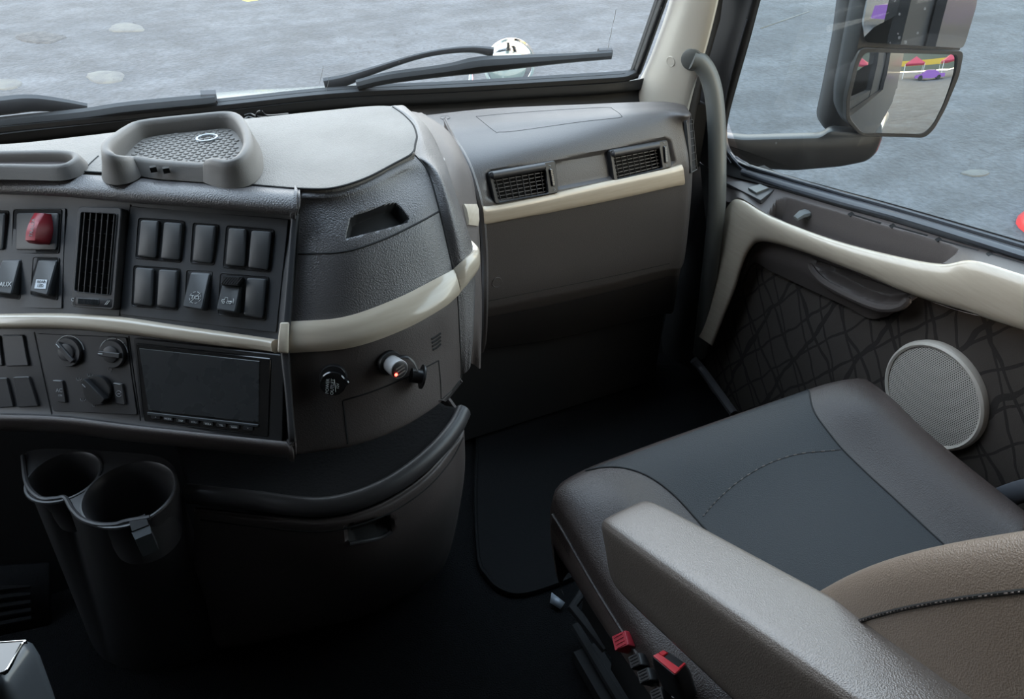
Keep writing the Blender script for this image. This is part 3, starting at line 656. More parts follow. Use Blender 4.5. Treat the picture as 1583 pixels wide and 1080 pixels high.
grid(mb, [[a-s_+V((0,0,.004)), b-s_+V((0,0,.004))], [a+s_+V((0,0,.004)), b+s_+V((0,0,.004))]]); o = build('road_marking', mb, 'pale_patch', solid=.004); setp(o, 'thin pale line on the asphalt seen through the side window, left of the mirror', 'marking')
patch(1508, 268, 24, 5, 'pavement_patch', 'pale_patch', 'small pale yellowish patch on the asphalt below the door mirror', 'pavement patch', 9)

# ------------------------------------------------------------------ the truck's own nose
H0 = [(-200, 240), (0, 205), (200, 180), (340, 166), (450, 158), (560, 152), (700, 147), (850, 140), (985, 134)]
hood = []
for k, (x, y) in enumerate(H0):
    b = PZ(x, y, .735)
    f = D(x, {0: 205, 1: 178, 2: 163}.get(k, [0, 0, 0, 151, 145, 138.5, 137, 131, 127][k] if k > 2 else 0), 1)  # sight line only
    yy = {0: 222, 1: 196, 2: 174, 3: 154, 4: 147, 5: 141, 6: 139, 7: 134, 8: 130}[k]
    q = PY(x, yy, b.y+.35); q2 = PY(x, yy+1.5, b.y+.75); hood.append([b, (b+q)/2+V((0, 0, .012)), q, q2+V((0, 0, -.05)), q2+V((0, .2, -.5)), q2+V((0, .25, -1.0))])
mbh = MB(); HS = Surf(hood, 4, 8); o = HS.emit('truck_hood', 'hood_paint', thick=.01); setp(o, 'glimpse of the pale green truck hood at the foot of the windscreen', 'hood')
# cab exterior, door skin and fuel tank side, seen in the mirror
mb = MB()
box(mb, (1.20, -5.0, -.38), (1.24, -.62, 1.7)); box(mb, (1.20, -.62, -.38), (1.24, 1.1, .55)); build('wall_outer_right', mb, 'truck_paint', kind='structure', label='dark painted outer side of the cab')
mb = MB(); G = [[V((1.10, -1.2+.62*math.cos(a)*0+y, 0)) for y in (0, 0)] for a in (0,)]
fr = Fr((1.0, -3.1, -.75), (0, 1, 0)); lathe(mb, fr, [(.01, -1.3), (.30, -1.3), (.32, -1.25), (.32, -.0), (.30, .05), (.01, .05)], seg=40)
o = build('fuel_tank', mb, 'satin_metal'); setp(o, 'polished round fuel tank along the side of the truck', 'tank')
mb = MB(); box(mb, (1.0, -1.9, -.75), (1.45, -1.1, -.71)); box(mb, (1.0, -1.9, -.48), (1.38, -1.1, -.44)); box(mb, (1.0, -1.9, -.75), (1.05, -1.1, -.44))
o = build('cab_step', mb, 'satin_metal'); setp(o, 'metal cab steps behind the passenger door', 'step')

# ------------------------------------------------------------------ door mirror
dm = thing('door_mirror', (1.20, 1.25, .62), 'large black door mirror with two glasses outside the passenger window', 'mirror')
mc = PX(1385, 140, 1.45); mn = V((-.415, -.905, .055)).normalized(); mfr = Fr(mc, mn)
P2 = lambda pts, h=0: [mfr.px(x, y, h) for x, y in pts]
mb = MB()
hous = [(1302, -160), (1534, -160), (1520, -40), (1508, 10), (1488, 70), (1466, 140), (1448, 188), (1437, 205), (1420, 212), (1340, 209), (1318, 200), (1307, 182), (1308, 150), (1322, 80), (1338, 0)]
prism(mb, mfr, rp(P2(hous), .012, 3), [(.020, -.115), (.008, -.10), (0, -.06), (0, -.006), (.003, 0)])
build('housing', mb, 'black_plastic', dm)
mb = MB(); arm = [(1340, -160), (1300, -160), (1304, 0), (1296, 60), (1280, 140), (1270, 185), (1275, 200), (1296, 212), (1345, 215), (1330, 150), (1345, 60)]
ap = PX(1300, 120, 1.44)+mn*-.03; afr = Fr(ap, mn); prism(mb, afr, rp([afr.px(*p) for p in arm], .014, 4), [(.010, -.06), (.003, -.05), (0, -.02), (0, .005), (.006, .016), (.014, .02)])
build('upright', mb, 'dark_plastic', dm)
mb = MB(); arm = [(1350, 205), (1366, 208), (1356, 236), (1340, 250), (1300, 258), (1230, 264), (1180, 262), (1140, 256), (1085, 240), (1080, 205), (1132, 212), (1150, 214), (1268, 211), (1282, 200)]
A0 = PX(1130, 225, 1.225); A1 = PX(1350, 230, 1.44); nn = (A1-A0).cross(V((0, 0, 1))).normalized(); nn = nn if nn.dot(CAM-A0) > 0 else -nn
nn = (nn+V((0, 0, .12))).normalized(); afr = Fr(A0, nn); prism(mb, afr, rp([afr.px(*p) for p in arm], .012, 4), [(.008, -.07), (.002, -.05), (0, -.03), (0, -.004), (.003, .002), (.008, .004)])
build('arm', mb, 'black_plastic', dm)
# glasses: slightly bowed mirrors
def mglass(name, poly, h, bow, label, tilt=(0, 0)):
    mb = MB(); pl0 = rp(P2(poly, h), .012, 5); pl = []
    for i in range(len(pl0)):
        a, b = pl0[i], pl0[(i+1) % len(pl0)]; k = max(1, int(math.hypot(b[0]-a[0], b[1]-a[1])/.006))
        pl += [(a[0]+(b[0]-a[0])*j/k, a[1]+(b[1]-a[1])*j/k) for j in range(k)]
    n = len(pl); cx = sum(p[0] for p in pl)/n; cy = sum(p[1] for p in pl)/n
    def hh(a, b): return h+bow*(1-((a-cx)**2+(b-cy)**2)/.02)*.5+tilt[0]*(a-cx)+tilt[1]*(b-cy)
    G = [[mfr.P(cx+(a-cx)*s_, cy+(b-cy)*s_, hh(cx+(a-cx)*s_, cy+(b-cy)*s_)) for a, b in pl] for s_ in (1, .9, .75, .6, .45, .3, .15, .02)]
    grid(mb, G, cv=True); mb.f.append(tuple(range(7*n, 8*n))); mb.m.append(0); G2 = [G[0], [p-mfr.n*.012 for p in G[0]]]; grid(mb, G2, cv=True)
    return build(name, mb, 'mirror_silver', dm, ang=60, label=label)
mglass('mirror_glass', [(1334, 79), (1478, 83), (1474, 110), (1455, 160), (1440, 190), (1425, 205), (1330, 203), (1311, 180), (1312, 150), (1324, 100)], .002, .020, 'lower wide angle glass', MT)
mglass('mirror_glass', [(1350, -150), (1520, -150), (1505, 5), (1488, 60), (1483, 72), (1338, 66), (1336, 40), (1344, 0)], .014, .001, 'upper flat glass', MT2)
mb = MB(); ring(mb, mfr, rp(P2([(1328, 72), (1487, 77), (1480, 115), (1458, 168), (1441, 198), (1427, 211), (1328, 208), (1305, 183), (1306, 150), (1318, 98)]), .012, 4), rp(P2([(1334, 79), (1478, 83), (1474, 110), (1455, 160), (1440, 190), (1425, 205), (1330, 203), (1311, 180), (1312, 150), (1324, 100)]), .012, 4), -.01, .010)
build('glass_bezel', mb, 'black_plastic', dm)

# ------------------------------------------------------------------ round mirror on the front fender
fm = thing('fender_mirror', (1.2, 2.6, .2), 'round chrome mirror on the fender, behind the right wiper', 'mirror')
fc = D(788, 100, 2.8); fn = ((CAM-fc).normalized()+V((.05, -1, -.5)).normalized()).normalized(); ffr = Fr(fc, fn); r_ = 41/F*2.8
mb = MB(); lathe(mb, ffr, [(.01, -.07), (r_*.55, -.06), (r_*.9, -.03), (r_, 0), (r_, .004), (r_*.93, .006), (r_*.92, .001)], seg=48, cap=False); build('shell', mb, 'chrome', fm)
mb = MB(); lathe(mb, ffr, [(r_*.93, .001), (r_*.8, .010), (r_*.55, .019), (r_*.3, .024), (.001, .026)], seg=48, cap=False); build('mirror_glass', mb, 'mirror_silver', fm)
mb = MB(); q = D(727, 125, 2.75); tube(mb, [fc-UP*r_*.8-fn*.03, fc-UP*.2-fn*.05, fc-UP*.35-fn*.04], .012, 10); tube(mb, [fc-fn*.05-RT*.02, q+V((0, 0, .03)), q, q-V((0, 0, .3))], .012, 10); build('bracket', mb, 'chrome', fm)

# ------------------------------------------------------------------ wipers
def wiper(name, blade, arm, label, clip=None):
    t = thing(name, WS.at(*blade[0][:2])[0], label, 'wiper', 'windscreen wipers')
    def lift(p, h): q, n = WS.at(*p); return q-n*h
    mb = MB(); P_ = cr_path([lift(p[:2], .012) for p in blade], 5); rr = cr_path([(p[2], 0, 0) for p in blade], 5); tube(mb, P_, [max(q.x, .002) for q in rr], 8, sq=(1, .8)); build('blade', mb, 'rubber', t)
    mb = MB(); P_ = cr_path([lift(p[:2], .030) for p in arm], 5); rr = cr_path([(p[2], 0, 0) for p in arm], 5); tube(mb, P_, [max(q.x, .002) for q in rr], 8, sq=(1, .7)); build('arm', mb, 'black_plastic', t)
    if clip:
        mb = MB(); a, b = lift(clip[0], .02), lift(clip[1], .02); tube(mb, [a, b], clip[2], 8, sq=(1, .9)); build('blade_cap', mb, 'dark_plastic', t)
wiper('windscreen_wiper', [(335, 162, .013), (312, 165, .015), (200, 176, .015), (128, 186, .014), (0, 199, .013), (-140, 222, .010)], [(-140, 198, .015), (0, 182, .017), (50, 177, .016), (100, 181, .013), (135, 186, .011)],
      'black windscreen wiper lying low along the left of the glass', ((313, 164), (337, 163), .0165))
wiper('windscreen_wiper', [(553, 138, .011), (600, 127, .012), (690, 115, .013), (740, 107, .017), (800, 102, .014), (880, 96, .010), (947, 91, .009)], [(505, 147, .014), (535, 140, .012), (575, 126, .008), (640, 105, .006), (690, 95, .006), (735, 92, .007), (765, 96, .010)],
      'black windscreen wiper rising across the round fender mirror', ((928, 92), (949, 91), .0095))

# ------------------------------------------------------------------ what stands behind the truck (shows in the mirrors)
def tent(x, y, s_, label):
    t = thing('canopy_tent', (x, y, GZ), label, 'tent', 'red canopy tents behind the truck')
    mb = MB(); c = [V((x+a*s_, y+b*s_, GZ+2.3)) for a, b in ((-1, -1), (1, -1), (1, 1), (-1, 1))]; lo = [p-V((0, 0, .35)) for p in c]; tp = V((x, y, GZ+3.3))
    mb.add(c+lo+[tp], [(0, 1, 8), (1, 2, 8), (2, 3, 8), (3, 0, 8), (0, 1, 5, 4), (1, 2, 6, 5), (2, 3, 7, 6), (3, 0, 4, 7)]); build('canopy', mb, 'tent_red', t, solid=.02)
    for p in lo:
        mb = MB(); tube(mb, [V((p.x, p.y, GZ)), p+V((0, 0, .3))], .035, 8); build('leg', mb, 'steel_white', t)
tent(8.5, -30, 1.5, 'red canopy tent reflected at the right edge of the lower door mirror glass'); tent(2.6, -32, 1.6, 'red canopy tent reflected beside the truck body in the door mirror')
mb = MB(); cc = V((5.0, -27, GZ)); prof = [(-2.1, .25), (-2.15, .6), (-1.2, .8), (-.6, 1.25), (.7, 1.25), (1.3, .85), (2.1, .75), (2.15, .3)]
pr = [cc+V((a, 0, h)) for a, h in prof]; grid(mb, [[p+V((0, o*(.8 if 0 < k < 7 and prof[k][1] > 1 else .9), 0)) for k, p in enumerate(pr)] for o in (-1, 1)])
for o in (-1, 1): mb.add([p+V((0, o*(.8 if 0 < k < 7 and prof[k][1] > 1 else .9), 0)) for k, p in enumerate(pr)], [tuple(range(8))])
pc = thing('car', cc, 'small purple car reflected in the door mirror', 'car'); build('body', mb, 'car_purple', pc)
for a in (-1.3, 1.3):
    for o in (-.85, .85):
        mb = MB(); lathe(mb, Fr(cc+V((a, o, .32)), (0, 1, 0)), [(.01, -.1), (.3, -.1), (.32, 0), (.3, .1), (.01, .1)]); build('wheel', mb, 'rubber', pc)
mb = MB(); box(mb, (0, -36, GZ+1.9), (24, -35.6, GZ+2.8)); box(mb, (0, -36, GZ), (.2, -35.8, GZ+2)); box(mb, (23.8, -36, GZ), (24, -35.8, GZ+2)); o = build('banner', mb, 'banner_yellow'); setp(o, 'long yellow banner reflected beneath the sky in the door mirror', 'banner')
mb = MB(); hp_ = [V((x, -90+6*math.sin(x*.05), GZ+max(0, 9*math.sin((x+60)*.025)+3*math.sin(x*.11)))) for x in range(-60, 121, 6)]
grid(mb, [[V((p.x, -70, GZ)) for p in hp_], hp_, [V((p.x, -120, GZ)) for p in hp_]]); o = build('hill', mb, 'hill_dark', kind='structure', label='dark wooded hill far behind the truck')
# red vehicle corner at the right edge of the side window
rc = thing('parked_car', PZ(1600, 375, GZ), 'red bodywork just showing at the right edge of the side window', 'car')
c = PZ(1640, 345, GZ+.55)+V((.72, -.05, -.52)); mb = MB(); 
G = []
for zz, ins in ((-.40, .06), (-.3, 0), (0, 0), (.10, .05), (.14, .25)):
    G.append([c+V((a*1.0, b*1.0, zz)) for a, b in rp([(.0+ins, -1.9+ins), (1.5-ins, -1.9+ins), (1.5-ins, .85-ins), (.12+ins, .85-ins)], .28, 6)])
grid(mb, G, cv=True); n_ = len(G[0]); mb.f.append(tuple(range(4*n_, 5*n_))); mb.m.append(0); build('body', mb, 'car_red', rc)
# ================================================================== CENTRE DASHBOARD
cdash = thing('center_dashboard', (.05, .85, .4), 'driver-facing centre dashboard, grey-brown with cream trim strips and rounded right corner', 'dashboard')
# --- face turned to the driver
XS = [-150, 0, 100, 200, 330, 'A', 'B', 'C']
dep = [.945, .915, .902, .888, .872, .862, .861, .860]
XE = {'t0': (448, 456, 463.5), 't1': (448, 455, 463.5), 't2': (449, 454, 461), 't3': (448, 453, 459), 'p0': (446, 450, 458), 'p1': (438, 442, 452), 'p2': (430, 434, 446), 'q0': (430, 434, 446), 'q1': (437, 441, 450), 'q2': (443, 446, 455), 'l0': (444, 449, 456), 'l1': (445, 450, 457), 'l2': (446, 450, 458), 'l3': (446, 450, 458)}
YE = {k: 0 for k in XE}
R_ = {  # rows: y at each column, depth offset
 't0': ([258, 263, 268, 274, 283, 292], None), 't1': ([266, 272, 277, 283, 292, 301], -.004), 't2': ([284, 288, 292, 299, 309, 320], -.010), 't3': ([296, 300, 304, 313, 322, 333], -.004),
 'p0': ([300, 304, 308, 317, 326, 337], .010), 'p1': ([400, 398, 400, 408, 420, 434], .010), 'p2': ([486, 484, 484, 492, 513, 528], .012),
 'q0': ([508, 508, 508, 518, 535, 548], .012), 'q1': ([575, 575, 575, 585, 600, 612], .016), 'q2': ([632, 634, 638, 650, 664, 676], .022),
 'l0': ([640, 641, 645, 657, 671, 683], .010), 'l1': ([650, 652, 656, 668, 682, 696], .012), 'l2': ([660, 664, 668, 680, 694, 706], .04), 'l3': ([662, 666, 670, 682, 696, 708], .12)}
rows = []
for k, (ys, off) in R_.items():
    row = []
    for x, y, d in zip(XS, ys+[ys[-1], ys[-1]], dep):
        o_ = off
        if x in ('B', 'C') and off is not None and k[0] in 'pq': o_ = -.001
        if isinstance(x, str): x = XE[k]['ABC'.index(x)]
        if o_ is None: p = PZ(x, y if x != 448 else 290, .92)
        else: p = D(x, y, d+o_)
        row.append(p)
    rows.append(row)
FA = Surf(rows, 6, 14)
nR = list(R_).index
FA.emit('padded_roll', ['taupe_soft'], cdash, r0=0, r1=nR('t3')+.67)
FA.emit('switch_fascia', ['grey_panel'], cdash, r0=nR('t3')+.5, r1=nR('q0')-.4, seams=[([(202, 316), (196, 380), (185, 488)], .0012)])
FA.emit('lower_fascia', ['dark_plastic'], cdash, r0=nR('p2')+.3, r1=nR('l0')-.2, seams=[([(53, 513), (66, 575), (80, 640)], .001), ([(199, 519), (207, 580), (217, 650)], .001)])
FA.emit('lower_lip', ['brown_plastic'], cdash, r0=nR('q2')+.7)
# --- right end: vertical bezel beside the switches
# cream strip, with its upturned end
mb = MB(); prf = lambda v: 1-.55*abs(2*v-1)**5
FA.strip(mb, [(-140, 486), (0, 485), (100, 484), (185, 489), (260, 500), (330, 510), (400, 520), (431, 525)], [(-140, 509), (0, 508), (100, 508), (185, 515), (260, 524), (330, 533), (400, 541), (431, 545)], .014, 5, 8, prof=prf)
fr = Fr.on(FA, [(443, 510), (443, 530)])
prism(mb, fr, rp([fr.px(*p, .002) for p in ((433, 498), (447, 498), (445.5, 546.5), (429, 544), (430, 522))], .002, 2), [(0, -.012), (0, .0025), (.0015, .004)])
build('trim_strip', mb, 'cream_trim', cdash, ang=50)

# --- rounded corner panel
c4 = [(640, 237, .916), (658, 258, .902), (679, 325, .866), (700, 416, .804), (707, 455, .775), (712, 525, .72), (713, 584, .668)]
RC = [[(465, 292, .918), (515, 291, .918), (565, 276, .918), (610, 253, .918), c4[0]],
      [(462, 304, .914), (518, 302, .913), (572, 286, .913), (620, 262, .912), (650, 247, .910)],
      [(460, 322, .902), (524, 319, .902), (582, 302, .902), (632, 275, .901), (664, 272, .895)],
      [(459, 392, .864), (530, 389, .866), (590, 371, .867), (645, 345, .868), c4[2]],
      [(447, 497, .803), (530, 490, .806), (610, 462, .808), (670, 432, .808), c4[3]],
      [(447, 545, .775), (540, 537, .777), (620, 510, .779), (680, 477, .779), c4[4]],
      [(451, 620, .722), (545, 611, .724), (630, 580, .725), (688, 541, .725), c4[5]],
      [(456, 692, .676), (545, 680, .677), (620, 652, .677), (682, 612, .675), (713, 578, .672)],
      [(460, 702, .668), (545, 689, .668), (620, 661, .668), (682, 621, .668), (712, 588, .668)]]
CP = Surf([[PZ(*p) for p in r] for r in RC], 30, 64)
hand = [(533, 370), (540, 338), (550, 331), (600, 314), (612, 313), (620, 320), (634, 338), (630, 345), (590, 356)]
boxl = [([(530, 619), (578, 604), (630, 582), (678, 557)], .0011), ([(530, 619), (534, 652), (538, 686)], .0011), ([(678, 557), (681, 590), (682, 618)], .0011), ([(682, 618), (700, 602), (713, 590)], .0009)]
CP.emit('corner_panel_upper', ['taupe_soft'], cdash, dents=[(hand, .013, 7, None)], paint=hand, r0=0, r1=4.1, seams=[([(459, 392), (530, 389), (590, 371), (645, 345), (680, 326)], .0014)])
def slots(mb):
    for k in range(4): CP.seam(mb, [(667+k*.6, 524+k*5.5), (674+k*.6, 520+k*5.5), (681, 515+k*5.5)], .0016, 1, .0002)
CP.emit('corner_panel_lower', ['brown_plastic'], cdash, r0=4.6, r1=8, seams=boxl, extra=slots)
def uvstrip(mb, S, r0, r1, c0, c1, h, n=40, nc=8, prf=prf):
    sg = S.orient(); G = []
    for j in range(-1, nc+2):
        v = min(max(j/nc, 0), 1); pf = -.4 if j in (-1, nc+1) else prf(v); row = []
        for i in range(-1, n+2):
            u = min(max(i/n, 0), 1); p, nn = S.uv(r0+(r1-r0)*v, c0+(c1-c0)*u); q = -.4 if i in (-1, n+1) else (pf if 0 < i < n else min(pf, .8)); row.append(p+nn*sg*h*q)
        G.append(row)
    grid(mb, G)
mb = MB(); uvstrip(mb, CP, 4.0, 5.0, .015, 3.985, .007); build('trim_strip', mb, 'cream_trim', cdash, ang=50)

# --- side panel wrapping to the right of the corner
RS = [[(603, 164, .918), (613, 163, .918), (628, 166, .902)], [(632, 183, .918), (643, 185, .916), (660, 196, .893)], [(643, 208, .918), (656, 213, .912), (677, 228, .885)],
      [c4[0], (664, 240, .905), (690, 258, .876)], [c4[1], (682, 273, .895), (700, 288, .862)], [c4[2], (700, 333, .860), (717, 340, .840)],
      [c4[3], (717, 400, .812), (731, 384, .808)], [c4[4], (721, 437, .783), (735, 415, .784)], [c4[5], (722, 510, .728), (733, 495, .730)], [(713, 578, .672), (721, 575, .674), (727, 562, .68)]]
SPs = []
for r in RS:
    q = [PZ(*p) for p in r]; i_ = len(SPs); a_ = V((.012, .012, -.035)) if i_ < 3 else V((.004, .045, -.004)); b_ = V((.012, .02, -.10)) if i_ < 3 else V((-.005, .24, -.02)); q.append(q[2]+a_); q.append(q[2]+b_); SPs.append(q)
SD = Surf(SPs, 12, 10)
SD.emit('side_panel', ['taupe_soft'], cdash)
mb = MB(); uvstrip(mb, SD, 6.0, 7.0, .04, 3.2, .007); build('trim_strip', mb, 'cream_trim', cdash, ang=50)

# --- top cover
tp = [[(-150, 258), (0, 261), (150, 266), (300, 277), (400, 286), (465, 291), (515, 290), (565, 275), (610, 252), (640, 236)],
      [(-150, 254), (0, 256), (150, 260), (300, 269), (400, 276), (470, 281), (520, 279), (570, 264), (610, 243), (642, 222)],
      [(-150, 240), (0, 243), (150, 240), (300, 235), (400, 232), (480, 230), (530, 226), (575, 218), (612, 212), (644, 207)],
      [(-150, 228), (0, 229), (150, 218), (290, 203), (395, 193), (480, 187), (530, 185), (575, 183), (610, 182), (633, 184)],
      [(-150, 224), (0, 223), (130, 210), (270, 193), (385, 183), (470, 174), (520, 169), (560, 165), (585, 163.5), (606, 164)]]
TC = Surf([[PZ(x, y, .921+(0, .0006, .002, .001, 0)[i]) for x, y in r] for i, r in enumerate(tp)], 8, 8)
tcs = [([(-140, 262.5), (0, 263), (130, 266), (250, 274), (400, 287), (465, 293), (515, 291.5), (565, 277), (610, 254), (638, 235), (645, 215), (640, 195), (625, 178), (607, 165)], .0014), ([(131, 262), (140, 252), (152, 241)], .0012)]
TC.emit('top_cover', ['lit_taupe'], cdash, thick=.012, seams=tcs)
mb = MB(); q = [cdash]
p0, n0 = CP.at(463, 294)
CP.seam(mb, [(466, 293), (462, 320), (459, 392), (452, 450), (446, 497), (446, 548), (451, 620), (456, 698)], .0016, 0); build('panel_gap', mb, 'seam_black', cdash); mb = MB(); CP.seam(mb, [(640, 238), (659, 260), (670, 290), (679, 325), (690, 372), (700, 416), (707, 455), (711, 525), (714, 584)], .0014, 0)
build('panel_gap', mb, 'seam_black', cdash)

# --- dark cheek that joins the stack to the passenger side
GS = Surf([(lambda q: q+([q[-1]+V((.016, .07, -.004)), q[-1]+V((.05, .24, -.01))] if q[-1].z < .83 else [q[-1]+V((-.006, .006, -.05)), q[-1]+V((-.01, .02, -.15))]))([PZ(*p) for p in r]) for r in [
  [(636, 172, .88), (646, 174, .87), (654, 179, .845)], [(660, 205, .875), (680, 202, .86), (698, 210, .835)], [(685, 260, .85), (708, 250, .84), (726, 262, .815)], [(700, 330, .82), (722, 320, .80), (738, 322, .78)],
  [(712, 400, .78), (730, 400, .755), (743, 400, .735)], [(715, 480, .71), (732, 480, .69), (745, 480, .675)], [(715, 560, .62), (730, 562, .61), (743, 568, .60)]]], 10, 6)
GS.emit('joining_cheek', ['brown_plastic'], cdash)
mb = MB(); GS.strip(mb, [(715, 316), (735, 316)], [(722, 348), (737, 350)], .005, 6, 4); build('trim_strip', mb, 'cream_trim', cdash)
mb = MB(); box(mb, (-.5, 1.03, .56), (.24, 1.10, .78)); build('inner_core', mb, 'void_black', cdash)

# ------------------------------------------------------------------ switches
def quad(S, c, right=None): fr = Fr.on(S, c, (S.at(*c[1])[0]-S.at(*c[0])[0]) if right is None else right); return fr, [fr.px(*p) for p in c]
def well(parent, S, c, h=.0012, grow=.002, depth=.012):
    fr, p = quad(S, c); mb = MB(); o = rp(inset(p, -grow if area(p) > 0 else -grow), .003, 3); ring(mb, fr, rp(inset(p, -grow), .0035, 3), rp(inset(p, -.0003), .003, 3), -.002, h, .0006)
    prism(mb, fr, rp(p, .003, 3), [(0, -.004), (0, .0005)], 1); return build('well', mb, ['black_plastic', 'void_black'], parent)
def area(p): return sum(p[i][0]*p[(i+1) % len(p)][1]-p[(i+1) % len(p)][0]*p[i][1] for i in range(len(p)))/2
def rocker(name, S, c, h=.0045, raise_=0., label=None, cat='switch', group='blank switch covers on the centre dashboard', m='switch_grey', sym=None, parent=None):
    cen = S.at(sum(p[0] for p in c)/4, sum(p[1] for p in c)/4)[0]
    fr, p = quad(S, c); ymin = min(q[1] for q in p); ymax = max(q[1] for q in p); L = ymax-ymin
    if parent is None: t = thing(name, cen, label, cat, group)
    else: t = parent
    c2 = [fr.px(*q, h*.6) for q in c]
    def hf(a, b): v = (b-ymin)/L; return raise_*((1-v)-.35)+.0006*math.sin(v*math.pi)*-1
    mb = MB(); prism(mb, fr, rp(c2, .0035, 4), [(-.0006, -.003), (0, h*.55), (.0004, h*.85), (.0018, h)], hf=hf); k = build('key', mb, m, t, ang=28)
    if sym:
        nn_ = (fr.n+fr.ey*(raise_/L)).normalized(); tf = lambda x, y: (lambda c_: Fr(fr.P(c_[0], c_[1], h+hf(*c_)+.0009), nn_, fr.ex))(fr.px(x, y, h+.001))
        sym(tf, t, k, fr, h)
    return t
SW = {'a': [(218,340),(247,341),(242,399),(213,396)], 'b': [(254,343),(283,345),(278,402),(249,400)], 'c': [(303,347),(335,349),(328,407),(298,404)], 'd': [(354,352),(382,354),(379,412),(349,410)],
      'e': [(389,356),(421,358),(415,417),(384,414)], 'f': [(210,413),(239,415),(236,473),(207,470)], 'g': [(246,416),(276,418),(272,476),(243,473)], 'h': [(293,420),(325,422),(319,480),(287,475)],
      'i': [(345,425),(375,427),(370,484),(339,479)], 'j': [(382,429),(413,431),(407,492),(377,487)]}
swp = thing('switch_cluster', FA.at(320, 400)[0], 'flat grey panel of ten rocker switches right of the tall centre vent', 'switch panel')
mb = MB(); fr, p = quad(FA, [(203, 319), (447, 339), (428, 514), (187, 486)]); prism(mb, fr, rp(p, .002, 2), [(0, -.004), (0, .0012), (.0006, .0018)]); build('panel', mb, 'grey_panel', swp)
PN = Fr(fr.o+fr.n*.0018, fr.n, fr.ex)
class Flat:      # flat sheet used as the surface the keys sit on
    def __init__(s, f): s.f = f
    def at(s, x, y): a, b = s.f.px(x, y); return s.f.P(a, b), s.f.n
FP = Flat(PN)
for c in ([(215,338),(285,343),(280,404),(211,398)], [(300,345),(337,348),(330,409),(296,406)], [(351,350),(423,356),(417,419),(346,412)], [(208,411),(278,416),(274,478),(205,472)], [(290,418),(328,420),(323,478),(287,474)], [(342,423),(415,429),(410,494),(338,485)]): well(swp, FP, c)
names = {'a': 'plain switch cover at the top left of the ten-switch panel', 'b': 'plain switch cover second from left in the upper row, beside the top left one', 'c': 'plain switch cover standing alone in the middle of the upper row',
 'd': 'plain switch cover left of the top right corner one', 'e': 'plain switch cover in the top right corner of the ten-switch panel', 'f': 'plain switch cover at the bottom left of the ten-switch panel', 'g': 'plain switch cover second from left in the lower row', 'j': 'plain switch cover in the bottom right corner, beside the truck symbol switch'}
for k, lb in names.items(): rocker('switch_cover', FP, SW[k], label=lb)
def sym_tcs(tf, t, key, fr, h):
    f = tf(304, 460); r = .0068; mb = MB(); hh = .0004
    for k in range(8): tube(mb, arcline(f, (0, 0), r, k*math.pi/4+.1, k*math.pi/4+.58, hh, 6), .0003, 5)
    text(mb, f, 'TCS', (0, 0), .0062, hh, 0); line2(mb, f, [(-r*.8, -r*.9), (r*.8, r*.9)], .0003, hh); build('symbol', mb, 'white_print', key)
rocker('rocker_switch', FP, SW['h'], .006, .010, 'rocker switch marked TCS in a dashed crossed circle', group='marked rocker switches on the centre dashboard', sym=sym_tcs)
def sym_truck(tf, t, key, fr, h):
    f = tf(353, 465); mb = MB(); hh = .0004; u = .00088
    X = lambda a, b: (a*u, b*u)
    line2(mb, f, [X(-7, -1.5), X(-7, 1), X(-3.5, 1.3), X(-3, 4.2), X(.5, 4.2), X(1, -.3), X(7, -.3), X(7, -1.8)], .00034, hh)
    for a in (-4.5, 1.5, 4.6): tube(mb, arcline(f, X(a, -2.2), 1.5*u, 0, 6.0, hh, 12), .00032, 5)
    line2(mb, f, [X(8.3, 3.5), X(9, 1.5), X(9, -3)], .0003, hh); build('symbol', mb, 'white_print', key)
    mb = MB(); pl = [fr.px(*p, h) for p in ((346, 426), (374, 428), (371, 443), (344, 441))]
    prism(mb, fr, rp(pl, .002, 3), [(-.0004, -.001), (0, h+.003), (.001, h+.0045)])
    for k in range(7):
        a = (pl[3][0]+(pl[2][0]-pl[3][0])*(k+.3)/7, pl[3][1]+.0018); line2(mb, fr, [a, (a[0]+.006, a[1]+.008)], .00045, h+.0047, 1)
    build('lock_slider', mb, ['black_plastic', 'switch_grey'], key)
rocker('rocker_switch', FP, SW['i'], .006, .010, 'rocker switch with a white truck symbol and ribbed slider', group='marked rocker switches on the centre dashboard', sym=sym_truck)

# left panel: parking brake guard, AUX and REAR LED rockers
lsp = thing('switch_cluster', FA.at(40, 400)[0], 'switch panel left of the tall vent, holding the red lever and AUX switch', 'switch panel')
mb = MB(); fr, p = quad(FA, [(-60, 320), (103, 322), (97, 477), (-60, 474)]); prism(mb, fr, rp(p, .002, 2), [(0, -.012), (0, .0012), (.0006, .0018)]); build('panel', mb, 'grey_panel', lsp); LP_ = Flat(Fr(fr.o+fr.n*.0018, fr.n, fr.ex))
for c in ([(22, 325), (95, 325), (91, 390), (20, 390)], [(-34, 326), (13, 327), (9, 389), (-36, 388)], [(-6, 398), (34, 399), (30, 462), (-8, 458)], [(53, 398), (91, 399), (88, 463), (49, 456)]): well(lsp, LP_, c)
rocker('switch_cover', LP_, [(-28, 328), (10, 329), (6, 386), (-31, 385)], label='plain switch cover cut by the left photo edge, beside the red lever')
rocker('switch_cover', LP_, [(26, 329), (92, 329), (88, 386), (24, 386)], .003, label='wide plain cover behind the red lever')
def sym_aux(tf, t, key, fr, h):
    f = tf(12, 440); mb = MB(); text(mb, f, 'AUX', (0, 0), .0080, .0004, 0); build('lettering', mb, 'white_print', key)
rocker('rocker_switch', LP_, [(1, 401), (31, 400), (27, 456), (-5, 452)], .006, .010, 'rocker switch lettered AUX', group='marked rocker switches on the centre dashboard', sym=sym_aux)
